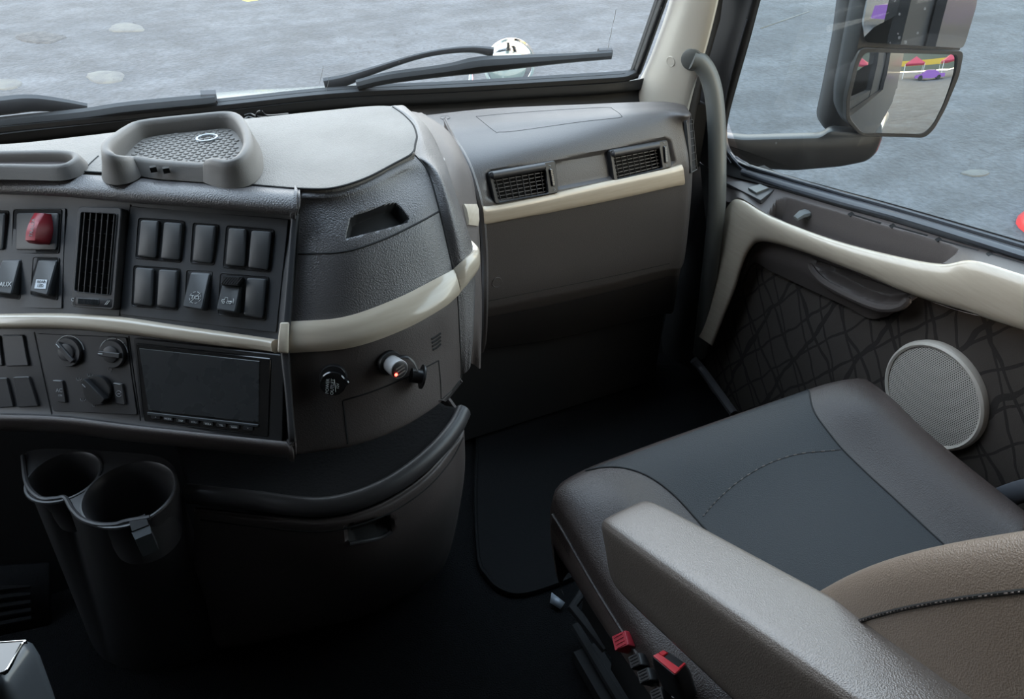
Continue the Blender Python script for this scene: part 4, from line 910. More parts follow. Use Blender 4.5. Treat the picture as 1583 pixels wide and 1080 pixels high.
def sym_led(tf, t, key, fr, h):
    f = tf(66, 439); pl = [(-.0075, -.0055), (.0075, -.0060), (.0078, .0052), (-.0072, .0056)]
    mb = MB(); prism(mb, f, pl, [(0, -.002), (0, .0003)]); text(mb, f, 'REAR\nLED', (.0004, 0), .0048, .0005, 0, 1, .0001); build('sticker', mb, ['label_white', 'black_plastic'], key, label='white sticker reading REAR LED')
rocker('rocker_switch', LP_, [(57, 401), (88, 401), (82, 458), (52, 451)], .006, .010, 'rocker switch with a white REAR LED sticker', group='marked rocker switches on the centre dashboard', sym=sym_led)
# red lever
rl = thing('parking_brake_lever', LP_.at(58, 352)[0], 'red plastic pull lever over a wide plain switch cover', 'lever'); f = LP_.f
mb = MB(); side = [f.px(51, 329, .011), f.px(41, 375, .018), f.px(58, 378, .018), f.px(68, 329, .011)]
yt = side[0][1]; yb = side[1][1]; n = 14; G = []
for k in range(n+1):
    t = k/n; yy = yt+(yb-yt)*t; hgt = .010+.011*math.sin(min(t*1.25, 1)*math.pi/2)*(1 if t < .93 else (1-t)/.07*.5+.5)
    xl = side[0][0]+(side[1][0]-side[0][0])*t; xr = side[3][0]+(side[2][0]-side[3][0])*t
    G.append([f.P(xl+.001, yy, .002), f.P(xl, yy, hgt*.9), f.P(xl+.001, yy, hgt), f.P((xl+xr)/2, yy, hgt+.0006), f.P(xr-.001, yy, hgt), f.P(xr, yy, hgt*.9), f.P(xr+.003+.004*math.sin(t*3.1), yy, .002)])
grid(mb, G); n0 = 0; mb.f += [tuple(range(7)), tuple(range(n*7, n*7+7))[::-1]]; mb.m += [0, 0]; build('lever_body', mb, 'red_plastic', rl, ang=50)
mb = MB(); fr2 = Fr(f.P(*f.px(52, 352, .02), .0215), f.n, f.ex); M0 = (.0, .0); text(mb, fr2, 'TRAILER', (0, .0), .0058, .0006, 1.4, 0); build('lettering', mb, 'pale_print', rl)

# ------------------------------------------------------------------ tall centre vent
def louvre(fr, c, nv, nh, t, slat='black_plastic', depth=.014, tv=.0009, th=.0006):
    """louvres between four local corners (top left, top right, bottom right, bottom left)"""
    L = lambda u, v: ((c[0][0]*(1-u)+c[1][0]*u)*(1-v)+(c[3][0]*(1-u)+c[2][0]*u)*v, (c[0][1]*(1-u)+c[1][1]*u)*(1-v)+(c[3][1]*(1-u)+c[2][1]*u)*v)
    for k in range(nv):
        u = (k+.5)/nv; mb = MB(); a, b = L(u, 0), L(u, 1)
        vs = [fr.P(q[0]+dx, q[1], h) for q in (a, b) for dx, h in ((-tv/2, .001), (tv/2, .001), (tv/2+.003, -depth*.5), (-tv/2+.003, -depth*.5))]
        mb.add(vs, [(0,1,2,3), (7,6,5,4), (0,4,5,1), (1,5,6,2), (2,6,7,3), (3,7,4,0)]); build('slat', mb, slat, t)
    for k in range(nh):
        v = (k+.5)/nh; mb = MB(); a, b = L(0, v), L(1, v)
        vs = [fr.P(q[0], q[1]+dy, h) for q in (a, b) for dy, h in ((-th/2, -.002), (th/2, -.002), (th/2, -depth*.8), (-th/2, -depth*.8))]
        mb.add(vs, [(0,1,2,3), (7,6,5,4), (0,4,5,1), (1,5,6,2), (2,6,7,3), (3,7,4,0)]); build('cross_slat', mb, slat, t)
cv = thing('air_vent', FA.at(150, 400)[0], 'tall narrow air vent with upright slats between the two switch panels', 'air vent')
fr, p = quad(FA, [(121, 319), (189, 321), (177, 479), (110, 474)]); mb = MB(); O = rp(p, .006, 4); inn = [fr.px(*q) for q in ((127, 328), (182, 331), (171, 456), (117, 450))]
FV = Fr(fr.o+fr.n*.011, fr.n, fr.ex); p = [FV.px(*q) for q in ((121, 319), (189, 321), (177, 479), (110, 474))]; inn = [FV.px(*q) for q in ((127, 328), (182, 331), (171, 456), (117, 450))]
ring(mb, FV, rp(p, .006, 4), rp(inn, .003, 4), -.012, .001, .001); prism(mb, FV, rp(inset(inn, -.001), .003, 2), [(0, -.013), (0, -.012)], 1)
prism(mb, FV, rp([FV.px(*q) for q in ((116, 456), (176, 461), (175, 477), (112, 473))], .003, 3), [(0, -.006), (0, .0005), (.0008, .001)]); build('frame', mb, ['dark_plastic', 'void_black'], cv)
mb = MB(); ring(mb, FV, rp(inset(inn, -.0012), .003, 4), rp(inn, .003, 4), 0, .0022, .0004); build('inner_rim', mb, 'switch_grey', cv)
louvre(FV, inn, 6, 6, cv)
mb = MB(); w0 = FV.px(138, 466); 
for k in range(14): 
    a = w0[0]-.012+k*.0018; line2(mb, FV, [(a, w0[1]-.003), (a, w0[1]+.003)], .0006, .0022+.0012*math.sin(math.pi*(k+.5)/14))
prism(mb, FV, rp([(w0[0]-.014, w0[1]-.0035), (w0[0]+.014, w0[1]-.0035), (w0[0]+.014, w0[1]+.0035), (w0[0]-.014, w0[1]+.0035)], .002), [(0, 0), (0, .0015), (.001, .002)]); build('thumb_wheel', mb, 'switch_grey', cv)
mb = MB(); c1 = FV.px(114, 463); tube(mb, arcline(FV, c1, .0017, .8, 5.4, .0014, 10), .0003, 5); build('closed_mark', mb, 'white_print', cv); mb = MB(); c2 = FV.px(167, 467)
for k in (0, 1): line2(mb, FV, [(c2[0]-.003+k*.0022, c2[1]-.003), (c2[0]+.001+k*.0022, c2[1]+.002)], .00035, .0014)
build('open_mark', mb, 'white_print', cv)

# ------------------------------------------------------------------ climate controls
cl = thing('climate_controls', FA.at(130, 580)[0], 'dark heater control panel with three round knobs under the cream strip', 'control panel')
fr, p = quad(FA, [(60, 516), (196, 521), (214, 640), (84, 634)]); FC = Fr(fr.o+fr.n*.001, fr.n, RT)
mb = MB(); prism(mb, FC, rp([FC.px(*q) for q in ((58, 515), (196, 521), (213, 641), (83, 635))], .003, 3), [(0, -.006), (0, .0005), (.0006, .001)]); build('panel', mb, 'dark_plastic', cl)
for (x, y, r, arcs, ptr) in ((99, 545, .0175, [(.15, 2.95)], 2.3), (168, 548, .0165, [(2.1, 3.0), (1.35, 2.0), (.75, 1.25), (.1, .68)], 3.05)):
    c = FC.px(x, y, .01); mb = MB(); lathe(mb, FC, [(r, .001), (r, .004), (r*.95, .006), (r*.9, .006)], c, 40); lathe(mb, FC, [(r*.62, .004), (r*.58, .008), (r*.5, .0085)], c, 32)
    a = ptr; pl = [(c[0]+r*.8*math.cos(a)+s_*.003*math.sin(a), c[1]+r*.8*math.sin(a)-s_*.003*math.cos(a)) for s_ in (-1, 1)]+[(c[0]-r*.8*math.cos(a)+s_*.003*math.sin(a), c[1]-r*.8*math.sin(a)-s_*.003*math.cos(a)) for s_ in (1, -1)]
    prism(mb, FC, pl, [(0, .004), (0, .0095), (.0008, .0105)]); k = build('knob', mb, 'dark_plastic', cl)
    mb = MB(); [tube(mb, arcline(FC, c, r*1.12, a0, a1, .0012, 14), .0005, 5) for a0, a1 in arcs]; line2(mb, FC, [(c[0]+r*.45*math.cos(a), c[1]+r*.45*math.sin(a)), (c[0]+r*.78*math.cos(a), c[1]+r*.78*math.sin(a))], .0005, .0108); build('marking', mb, 'white_print', k)
c = FC.px(146, 604, .01); r = .018; mb = MB(); lathe(mb, FC, [(r, .001), (r, .005), (r*.95, .007), (r*.85, .007)], c, 40); a = 2.4
pl = [(c[0]+r*math.cos(a)+s_*.0045*math.sin(a), c[1]+r*math.sin(a)-s_*.0045*math.cos(a)) for s_ in (-1, 1)]+[(c[0]-r*math.cos(a)+s_*.0045*math.sin(a), c[1]-r*math.sin(a)-s_*.0045*math.cos(a)) for s_ in (1, -1)]
prism(mb, FC, rp(pl, .003, 3), [(0, .004), (0, .012), (.001, .014)]); k3 = build('knob', mb, 'black_plastic', cl)
mb = MB(); line2(mb, FC, [(c[0]+r*.55*math.cos(a)-.001, c[1]+r*.55*math.sin(a)-.002), (c[0]+r*.85*math.cos(a)-.001, c[1]+r*.85*math.sin(a)-.002)], .0005, .0143)
def seatfig(x, y, fl=1):
    q = FC.px(x, y); line2(mb, FC, [(q[0]-.003*fl, q[1]+.002), (q[0]-.002*fl, q[1]-.001), (q[0]+.0005*fl, q[1]-.0012), (q[0]+.001*fl, q[1]+.0025)], .00035, .0014); line2(mb, FC, [(q[0]+.002*fl, q[1]-.001), (q[0]+.004*fl, q[1]+.001)], .0003, .0014)
for x, y in ((123, 586), (140, 580), (168, 605), (129, 618), (147, 626)): seatfig(x, y)
build('marking', mb, 'pale_print', k3)
for cc_, lab in (([(85, 586), (100, 587), (106, 622), (91, 620)], 'AC'), ([(178, 590), (192, 592), (197, 625), (182, 623)], None)):
    mb = MB(); q = [FC.px(*z) for z in cc_]; prism(mb, FC, rp(q, .002, 3), [(0, 0), (0, .003), (.0008, .004)]); b_ = build('push_button', mb, 'dark_plastic', cl); mb = MB()
    line2(mb, FC, [(q[0][0]+.001, q[0][1]-.001), (q[1][0]-.002, q[1][1]-.001)], .0005, .0042)
    cen = (sum(z[0] for z in q)/4, sum(z[1] for z in q)/4)
    if lab: text(mb, FC, 'AC', (cen[0], cen[1]+.001), .0065, .0042); text(mb, FC, 'ON', (cen[0]+.001, cen[1]-.005), .0035, .0042)
    else:
        tube(mb, arcline(FC, cen, .0035, .4, 5.9, .0043, 14), .0003, 5); line2(mb, FC, [(cen[0]-.0015, cen[1]), (cen[0]+.002, cen[1])], .0003, .0043)
    build('marking', mb, 'pale_print', b_)
c = FC.px(171, 571); mb = MB(); 
for k in range(4): tube(mb, arcline(FC, (c[0]+.0016*math.cos(k*1.57), c[1]+.0016*math.sin(k*1.57)), .0012, k*1.57-1, k*1.57+2, .0014, 7), .00025, 5)
build('fan_symbol', mb, 'pale_print', cl)
for k, (cc_, lb) in enumerate(([[(6, 517), (38, 517), (47, 565), (12, 566)], 'dark blank cover beside the left heater knob'], [[(22, 582), (47, 581), (62, 627), (30, 629)], 'dark blank cover beside the AC button'], [[(-30, 518), (1, 518), (7, 565), (-25, 566)], 'dark blank cover at the left photo edge under the cream strip'], [[(-12, 584), (13, 583), (24, 628), (-4, 630)], 'dark blank cover at the left photo edge, lower row'])):
    fr, p = quad(FA, cc_); mb = MB(); prism(mb, fr, rp(p, .002, 3), [(0, -.004), (0, .002), (.001, .003)]); cen = FA.at(sum(q[0] for q in cc_)/4, sum(q[1] for q in cc_)/4)[0]
    line2(mb, fr, [(p[0][0]+.003, p[0][1]-.001), (p[1][0]-.003, p[1][1]-.001)], .0005, .0031, 1)
    o = build('blank_cover', mb, ['dark_plastic', 'switch_grey']); setp(o, lb, 'switch', 'dark blank covers left of the heater controls')

# ------------------------------------------------------------------ stereo
st = thing('car_stereo', FA.at(320, 600)[0], 'wide touch screen car stereo with a row of small buttons beneath', 'stereo')
fr, p = quad(FA, [(212, 524), (436, 548), (432, 676), (222, 652)]); FS = Fr(fr.o+fr.n*.0, fr.n, fr.ex)
mb = MB(); Q = lambda pts, h=0: [FS.px(*q, h) for q in pts]
ring(mb, FS, rp(Q([(208, 522), (441, 548), (438, 690), (222, 656)]), .003, 3), rp(Q([(214, 530), (421, 553), (417, 674), (226, 650)]), .002, 3), -.006, .003); build('surround', mb, 'black_plastic', st)
mb = MB(); prism(mb, FS, rp(Q([(214, 530), (421, 553), (417, 674), (226, 650)]), .002, 3), [(0, -.008), (0, .003), (.0008, .004)]); build('bezel', mb, 'black_gloss', st)
mb = MB(); prism(mb, FS, Q([(219, 537), (404, 557), (403, 651), (233, 632)]), [(0, .002), (0, .0042), (.0004, .0046)]); build('screen', mb, 'screen_glass', st)
mb = MB(); prism(mb, FS, rp(Q([(232, 635), (403, 654), (403, 658), (232, 639)]), .0005, 2), [(0, .003), (0, .0055), (.0004, .006)]); build('button_rail', mb, 'switch_grey', st)
for (x, y, s_) in ((245, 643, ' ^'), (264, 645, 'MODE'), (284, 648, 'DISP'), (304, 650, 'VOL-'), (326, 653, 'VOL+'), (346, 655, 'TEL'), (366, 658, 'NAVI'), (387, 660, '^')):
    mb = MB(); c = FS.px(x, y); prism(mb, FS, rp([(c[0]-.0062, c[1]-.0022), (c[0]+.0062, c[1]-.0022), (c[0]+.0062, c[1]+.0022), (c[0]-.0062, c[1]+.0022)], .001, 2), [(0, .003), (0, .0052), (.0004, .0056)]); b_ = build('push_button', mb, 'black_plastic', st)
    mb = MB(); text(mb, FS, s_, (c[0], c[1]-.0002), .0032, .0058, 0, 0, .0001); build('lettering', mb, 'white_print', b_)

# ------------------------------------------------------------------ power outlets and charger
po = thing('power_outlet', CP.at(516, 588)[0], 'black round power outlet with its lettered cap closed', 'power outlet', 'power outlets in the lower corner panel')
p, n = CP.at(516, 584); f = Fr(p, n); c = f.px(516, 582); mb = MB(); lathe(mb, f, [(.0155, -.003), (.0155, .004), (.0145, .006), (.012, .0065)], c, 36); build('socket_ring', mb, 'black_plastic', po)
mb = MB(); c = f.px(515, 592, .008); a = f.px(541, 592, .008)
cap = circ(c, .0145, 28, a0=.45, a1=2*math.pi-.25)+[a, (a[0]-.001, a[1]+.003)]
prism(mb, f, rp(cap, .002, 2), [(0, .004), (0, .0095), (.0012, .0108)]); build('cap', mb, 'black_gloss', po)
mb = MB(); ct = f.px(509, 598, .011); text(mb, f, 'POWER', (ct[0]-.0018, ct[1]+.001), .0052, .0109, 1.45); text(mb, f, 'OUTLET', (ct[0]+.0035, ct[1]), .0052, .0109, 1.45); line2(mb, f, [(ct[0]+.0068, ct[1]-.006), (ct[0]+.0064, ct[1]+.009)], .00025, .011); text(mb, f, '12V', (ct[0]+.0096, ct[1]+.0008), .0042, .0109, 1.45); build('lettering', mb, 'white_print', po)
po2 = thing('power_outlet', CP.at(603, 558)[0], 'black round power outlet with open hanging cap, holding the charger', 'power outlet', 'power outlets in the lower corner panel')
p, n = CP.at(603, 560); f = Fr(p, n); c = f.px(602, 560); mb = MB(); lathe(mb, f, [(.0150, -.003), (.0150, .004), (.0140, .006), (.0105, .0062), (.0103, -.004)], c, 36); build('socket_ring', mb, 'black_plastic', po2)
mb = MB(); sp1 = [f.P(*f.px(617, 551, .005), .005), f.P(*f.px(630, 552, .012), .012), f.P(*f.px(640, 560, .014), .014), f.P(*f.px(646, 572, .016), .016)]; tube(mb, cr_path(sp1, 5), .0018, 8, sq=(.5, 1.4)); build('strap', mb, 'black_plastic', po2)
cd0 = f.P(*f.px(652, 582, .012), .012); hn = (f.ex*.93+f.n*.25-f.ey*.25).normalized(); cf = Fr(cd0, hn, f.n); mb = MB(); lathe(mb, cf, [(.0145, -.0005), (.0145, .0015), (.012, .0025)], seg=32); lathe(mb, cf, [(.0085, -.013), (.0085, -.001), (.009, 0)], seg=24); build('cap', mb, 'black_plastic', po2)
uc = thing('usb_charger', CP.at(605, 560)[0], 'pale plug-in car charger glowing red, pushed into the right power outlet', 'charger')
ax = (n*1.0+RT*.12-UP*.1).normalized(); uf = Fr(f.P(*c, 0), ax, RT); tip = .024
mb = MB(); lathe(mb, uf, [(.0098, -.006), (.0103, .004), (.0108, .010), (.0112, tip-.001), (.0106, tip)], seg=36); build('body', mb, 'charger_white', uc)
mb = MB(); lathe(mb, uf, [(.0098, tip-.001), (.0096, tip+.0006), (.009, tip+.001)], seg=36); fc_ = build('face', mb, 'dark_plastic', uc)
for k, (dy) in enumerate((.0035, -.0005, -.0045)):
    mb = MB(); a = .35; dd = (math.cos(a), math.sin(a)); c0_ = (.0008*k, dy); pl = [(c0_[0]+s1*dd[0]*.0055-s2*dd[1]*.0009, c0_[1]+s1*dd[1]*.0055+s2*dd[0]*.0009) for s1, s2 in ((-1, -1), (1, -1), (1, 1), (-1, 1))]
    prism(mb, uf, pl, [(0, tip), (0, tip+.0014), (.0003, tip+.0016)]); build('usb_port', mb, 'satin_metal', fc_)
mb = MB(); lathe(mb, uf, [(.0018, tip), (.0018, tip+.0018), (.0012, tip+.0024)], (-.0055, -.0045), 16); build('indicator_light', mb, 'led_red', uc)

# ------------------------------------------------------------------ moulded tray and pen tray on top
def wall_loop(mb, pts, zb, th, flare=.006, n=6, m=0):
    """pts: (x, y, ztop) closed; a soft rounded wall"""
    P_ = cr_path(pts, n, True); N_ = len(P_); cen = sum((V((p.x, p.y, 0)) for p in P_), V())/N_; G = [[] for _ in range(9)]; wd_ = sum(P_[i-1].x*P_[i].y-P_[i].x*P_[i-1].y for i in range(N_))
    for i in range(N_):
        t = P_[(i+1) % N_]-P_[i-1]; o = V((t.y, -t.x, 0)).normalized()
        if wd_ < 0: o = -o
        b = V((P_[i].x, P_[i].y, 0)); z = P_[i].z; hh = z-zb
        for k, (off, zz) in enumerate(((th*.5+flare, zb-.003), (th*.5+flare*.5, zb+.25*hh), (th*.5, zb+.7*hh), (th*.36, z-.0015), (0, z), (-th*.36, z-.0015), (-th*.5, zb+.7*hh), (-th*.55, zb+.3*hh), (-th*.6, zb-.003))): G[k].append(b+o*off+V((0, 0, zz)))
    grid(mb, G, m, cv=True)
zt = .925
tr = thing('dash_tray', PZ(280, 225, zt), 'moulded open tray with hexagon-textured floor standing on the dashboard top', 'tray')
tl = [(162, 229, .956), (164, 218, .956), (178, 206, .953), (196, 194, .950), (214, 186, .949), (250, 181, .948), (300, 176, .948), (345, 172, .948), (364, 176, .949), (376, 190, .951), (382, 208, .953), (380, 226, .954), (368, 241, .953), (350, 247, .951), (331, 244, .950), (320, 246, .945), (308, 251, .940), (250, 247, .940), (215, 242, .940), (200, 241, .942), (186, 240, .950), (171, 236, .955)]
mb = MB(); W_ = [PZ(x, y, z) for x, y, z in tl]; wall_loop(mb, W_, zt, .012, .007); build('rim', mb, 'tray_taupe', tr, ang=60)
mb = MB(); n = len(W_); fl = [V((p.x, p.y, zt+.003)) for p in cr_path(W_, 3, True)]; mb.add(fl+[p-V((0, 0, .004)) for p in fl], [tuple(range(len(fl)))]+[tuple(range(len(fl), 2*len(fl)))[::-1]])
flo = build('tray_floor', mb, 'tray_taupe', tr)
pl2 = [(p.x, p.y) for p in fl]; mb = MB(); x0, x1 = min(p[0] for p in pl2), max(p[0] for p in pl2); y0, y1 = min(p[1] for p in pl2), max(p[1] for p in pl2); cnt = 0; s_ = .0088
cand = []; j = 0; yy = y0
while yy < y1:
    xx = x0+(s_/2 if j % 2 else 0)
    while xx < x1: cand.append((xx, yy)); xx += s_
    yy += s_*.87; j += 1
sd = poly_sd(cand, pl2)
for (a, b), q in zip(cand, sd):
    if q < -.012:
        vs = [V((a+.0040*math.cos(k*math.pi/3+.52), b+.0040*math.sin(k*math.pi/3+.52), zt+.003)) for k in range(6)]+[V((a+.0031*math.cos(k*math.pi/3+.52), b+.0031*math.sin(k*math.pi/3+.52), zt+.0042)) for k in range(6)]
        mb.add(vs, [(k, (k+1) % 6, 6+(k+1) % 6, 6+k) for k in range(6)]+[tuple(range(6, 12))])
build('hexagon_pattern', mb, 'tray_taupe', flo, ang=20)
mb = MB(); cc_ = PZ(320, 213, zt+.005); ring(mb, Fr(cc_, (0, 0, 1), (1, 0, 0)), circ((0, 0), .0135, 32, .0118), circ((0, 0), .0112, 32, .0095), -.001, .0012, .0003)
o = build('ring', mb, 'label_white'); setp(o, 'small pale oval ring lying in the dashboard tray', 'ring')
mb = MB()
for x in (237, 257): 
    q = PZ(x, 261+(x-237)*.08, .934); box(mb, (q.x-.0035, q.y-.003, q.z-.003), (q.x+.0035, q.y+.003, q.z+.003))
build('slot', mb, 'seam_black', tr)
pt = thing('pen_tray', PZ(50, 245, zt), 'shallow rounded pen tray at the left end of the dashboard top', 'tray')
mb = MB(); W_ = [PZ(x, y, z) for x, y, z in ((-120, 256, .935), (0, 253, .935), (60, 254, .935), (95, 253, .936), (112, 246, .936), (117, 240, .936), (110, 234, .936), (80, 232, .936), (0, 233, .936), (-120, 235, .936), (-140, 246, .936))]; wall_loop(mb, W_, zt-.002, .009, .006); build('rim', mb, 'tray_taupe', pt, ang=60)
mb = MB(); fl = [V((p.x, p.y, zt-.001)) for p in cr_path(W_, 3, True)]; mb.add(fl+[p-V((0, 0, .003)) for p in fl], [tuple(range(len(fl))), tuple(range(len(fl), 2*len(fl)))[::-1]]); build('tray_floor', mb, 'brown_plastic', pt)
# loose cable behind the tray
mb = MB(); tube(mb, cr_path([PZ(x, y, z) for x, y, z in ((376, 186, .90), (384, 181, .90), (394, 183, .90), (398, 174, .91), (404, 172, .92), (411, 178, .90), (425, 178, .89), (445, 176, .88))], 6), .0016, 8)
tube(mb, cr_path([PZ(x, y, z) for x, y, z in ((378, 178, .90), (388, 176, .90), (398, 180, .90), (415, 181, .89), (440, 179, .88))], 6), .0012, 8)
o = build('loose_cable', mb, 'rubber'); setp(o, 'thin black cable looped behind the dashboard tray', 'cable')
# ================================================================== PASSENGER DASHBOARD
pd = thing('passenger_dashboard', (.7, 1.2, .45), 'passenger side dashboard, grey-brown with two black vents over a cream strip', 'dashboard')
def L4(a, b, n=4): return [(a[0]+(b[0]-a[0])*k/(n-1), a[1]+(b[1]-a[1])*k/(n-1)) for k in range(n)]
Hrows = []
Hrows.append([PZ(x, y, .757)+V((0, .012, -.045)) for x, y in ((652, 179), (760, 168), (900, 162), (1005, 158), (1046, 161))])
Hrows.append([PZ(x, y, .757) for x, y in ((652, 179), (760, 168), (900, 162), (1005, 158), (1046, 161))])
Hrows.append([PZ(x, y, .766) for x, y in ((672, 192), (780, 180), (910, 172), (1010, 166), (1054, 168))])
Hrows.append([PZ(x, y, .766) for x, y in ((696, 210), (800, 196), (925, 186), (1020, 176), (1060, 178))])
def yrow(pts, Ya, Yb): n = len(pts); return [PY(x, y, Ya+(Yb-Ya)*k/(n-1)) for k, (x, y) in enumerate(pts)]
Hrows.append(yrow([(724, 250), (830, 230), (940, 214), (1028, 199), (1062, 196)], 1.195, 1.185))
Hrows.append(yrow([(741, 308), (845, 292), (950, 272), (1040, 252), (1066, 250)], 1.150, 1.165))
Hrows.append(yrow([(746, 346), (850, 330), (955, 309), (1040, 291), (1066, 288)], 1.145, 1.162))
Hrows.append(yrow([(749, 400), (850, 385), (952, 365), (1038, 345), (1062, 342)], 1.140, 1.158))
Hrows.append(yrow([(749, 465), (850, 445), (950, 425), (1032, 406), (1055, 404)], 1.135, 1.155))
Hrows.append(yrow([(748, 490), (850, 470), (948, 448), (1026, 428), (1048, 426)], 1.15, 1.165))
Hrows.append(yrow([(746, 540), (848, 525), (940, 505), (1016, 486), (1038, 484)], 1.24, 1.24))
for i_, r in enumerate(Hrows):
    e = r[-1]; k_ = 1 if i_ < 3 else (.5 if i_ == 3 else 0); r.append(e+V((.028, .035-.03*k_, -.004-.014*k_))); r.append(e+V((.04, .10-.08*k_, -.006-.055*k_))); r.append(e+V((.03, .13-.10*k_, -.006-.09*k_)))
HD = Surf(Hrows, 20, 26)
brow = [(750, 268), (756, 262), (860, 246), (940, 230), (1028, 211), (1038, 216), (1046, 250), (1040, 257), (960, 275), (860, 295), (762, 312), (752, 306)]
cov = [([(736, 180), (790, 175), (860, 170), (935, 166), (948, 169), (960, 178), (955, 182), (900, 188), (800, 202), (772, 204), (765, 203), (736, 180)], .0007)]
def caps(mb):
    for x, y, r in ((688, 182, .010), (768, 436, .0105)):
        p, n = HD.at(x, y); lathe(mb, Fr(p, n), [(r, -.001), (r, .0006), (r*.93, .0012), (r*.88, .0006), (.0, .0008)], seg=28)
    HD.seam(mb, [(751, 466), (850, 446), (950, 426), (1035, 407)], .0009, 1)
    HD.seam(mb, [(748, 492), (850, 472), (948, 450), (1028, 430)], .0007, 1)
HD.emit('dash_body', ['taupe_plastic'], pd, dents=[(brow, .007, 6, None), ([(757, 269), (850, 253), (853, 296), (766, 312)], .03, 3, None), ([(944, 235), (1024, 220), (1029, 258), (950, 277)], .03, 3, None)], seams=cov, extra=caps, r1=9)
HD.emit('knee_panel', ['dark_plastic'], pd, r0=9)
mb = MB(); HD.strip(mb, [(741, 312), (758, 318), (850, 300), (862, 297), (950, 277), (1030, 260), (1052, 254)], [(745, 347), (760, 344), (850, 327), (865, 324), (955, 306), (1035, 288), (1056, 284)], .009, 6, 8, prof=lambda v: 1-.5*abs(2*v-1)**5); build('trim_strip', mb, 'cream_trim', pd, ang=50)
# rolled edge along the left end
mb = MB(); ed = [(655, 180), (676, 193), (698, 212), (714, 234), (726, 258), (735, 285), (742, 312), (747, 346), (750, 400), (750, 465), (748, 520), (746, 565)]
Pp = [HD.G[0][0]]; tube(mb, cr_path([HD.at(x+2, y)[0]+V((-.004, -.002, 0)) for x, y in ed], 4), .0065, 8); build('edge_roll', mb, 'taupe_soft', pd)
mb = MB(); box(mb, (.30, 1.26, .02), (1.0, 1.34, .70)); build('inner_core', mb, 'void_black', pd)

def dashvent(c, label, wheel):
    fr, p = quad(HD, c); t = thing('air_vent', fr.o, label, 'air vent', 'horizontal vents of the passenger dashboard'); f = Fr(fr.o+fr.n*.001, fr.n, fr.ex); p = [f.px(*q) for q in c]
    w = (p[1][0]-p[0][0]); wx = .83
    lerp = lambda a, b, k: (a[0]+(b[0]-a[0])*k, a[1]+(b[1]-a[1])*k)
    g = [lerp(p[0], p[1], .05), lerp(p[0], p[1], wx), lerp(p[3], p[2], wx), lerp(p[3], p[2], .07)]
    g[0] = lerp(g[0], g[3], .24); g[1] = lerp(g[1], g[2], .24); g[3] = lerp(g[3], g[0], .07); g[2] = lerp(g[2], g[1], .07)
    mb = MB(); ring(mb, f, rp(p, .006, 4), rp(g, .002, 4), -.012, .005, .0015); prism(mb, f, rp(inset(g, -.001), .002, 2), [(0, -.022), (0, -.02)], 1)
    ring(mb, f, rp(inset(g, -.001), .002, 2), rp(g, .002, 2), -.02, 0, .0002, 1); build('frame', mb, ['black_plastic', 'void_black'], t)
    mb = MB(); a, b = lerp(p[0], p[3], .13), lerp(lerp(p[0], p[1], wx), lerp(p[3], p[2], wx), .13); tube(mb, [f.P(a[0]+.004, a[1], .004), f.P(a[0]+.006, a[1], .008), f.P(b[0]-.002, b[1], .008), f.P(b[0], b[1], .004)], [.003, .0062, .0062, .003], 12, sq=(1, .8)); build('hood_bar', mb, 'dark_plastic', t)
    louvre(f, g, 0, 6, t, 'dark_plastic', .014, th=.0014)
    for k in range(8):
        u = (k+.5)/8; mb = MB(); a, b = lerp(g[0], g[1], u), lerp(g[3], g[2], u); tube(mb, [f.P(*a, -.001), f.P(*b, -.001)], .0007, 6); build('upright_slat', mb, 'dark_plastic', t)
    mb = MB(); q = lerp(lerp(p[0], p[1], .915), lerp(p[3], p[2], .915), .5); hl = abs(p[0][1]-p[3][1])
    prism(mb, f, rp([(q[0]-.0035, q[1]-hl*.28), (q[0]+.0035, q[1]-hl*.28), (q[0]+.0035, q[1]+hl*.28), (q[0]-.0035, q[1]+hl*.28)], .003, 4), [(0, 0), (0, .007), (.0015, .009)])
    for k in range(9): y_ = q[1]-hl*.22+k*hl*.055; line2(mb, f, [(q[0]-.003, y_), (q[0]+.003, y_)], .0005, .0092)
    build('thumb_wheel', mb, 'black_gloss', t)
    mb = MB(); tube(mb, arcline(f, (q[0]+.001, q[1]-hl*.38), .0018, 0, 6.2, .0054, 12), .0003, 5); build('closed_mark', mb, 'pale_print', t); mb = MB(); line2(mb, f, [(q[0]-.003, q[1]+hl*.40), (q[0]+.001, q[1]+hl*.36)], .0005, .0054); build('open_mark', mb, 'pale_print', t)
dashvent([(753, 266), (857, 248), (862, 298), (764, 316)], 'black louvred air vent nearer the centre, left of two on the passenger dashboard', 1)
dashvent([(940, 232), (1030, 216), (1037, 258), (947, 280)], 'black louvred air vent nearer the door, right of two on the passenger dashboard', 1)
# demister vent on the end face
ev = thing('air_vent', HD.at(1068, 225)[0], 'slim upright side window vent on the end of the passenger dashboard', 'air vent')
fr, p = quad(HD, [(1060, 186), (1070, 184), (1077, 262), (1067, 268)]); f = Fr(fr.o+fr.n*.001, fr.n, fr.ex); p = [f.px(*q) for q in ((1060, 186), (1070, 184), (1077, 262), (1067, 268))]
mb = MB(); ring(mb, f, rp(p, .004, 3), rp(inset(p, .0025), .002, 3), -.004, .002, .0006); prism(mb, f, rp(inset(p, .002), .002, 2), [(0, -.004), (0, -.0005)], 1); build('frame', mb, ['switch_grey', 'void_black'], ev)
louvre(Fr(f.o+f.n*.003, f.n, f.ex), inset(p, .0025), 0, 7, ev, 'dark_plastic', .003, th=.0016)

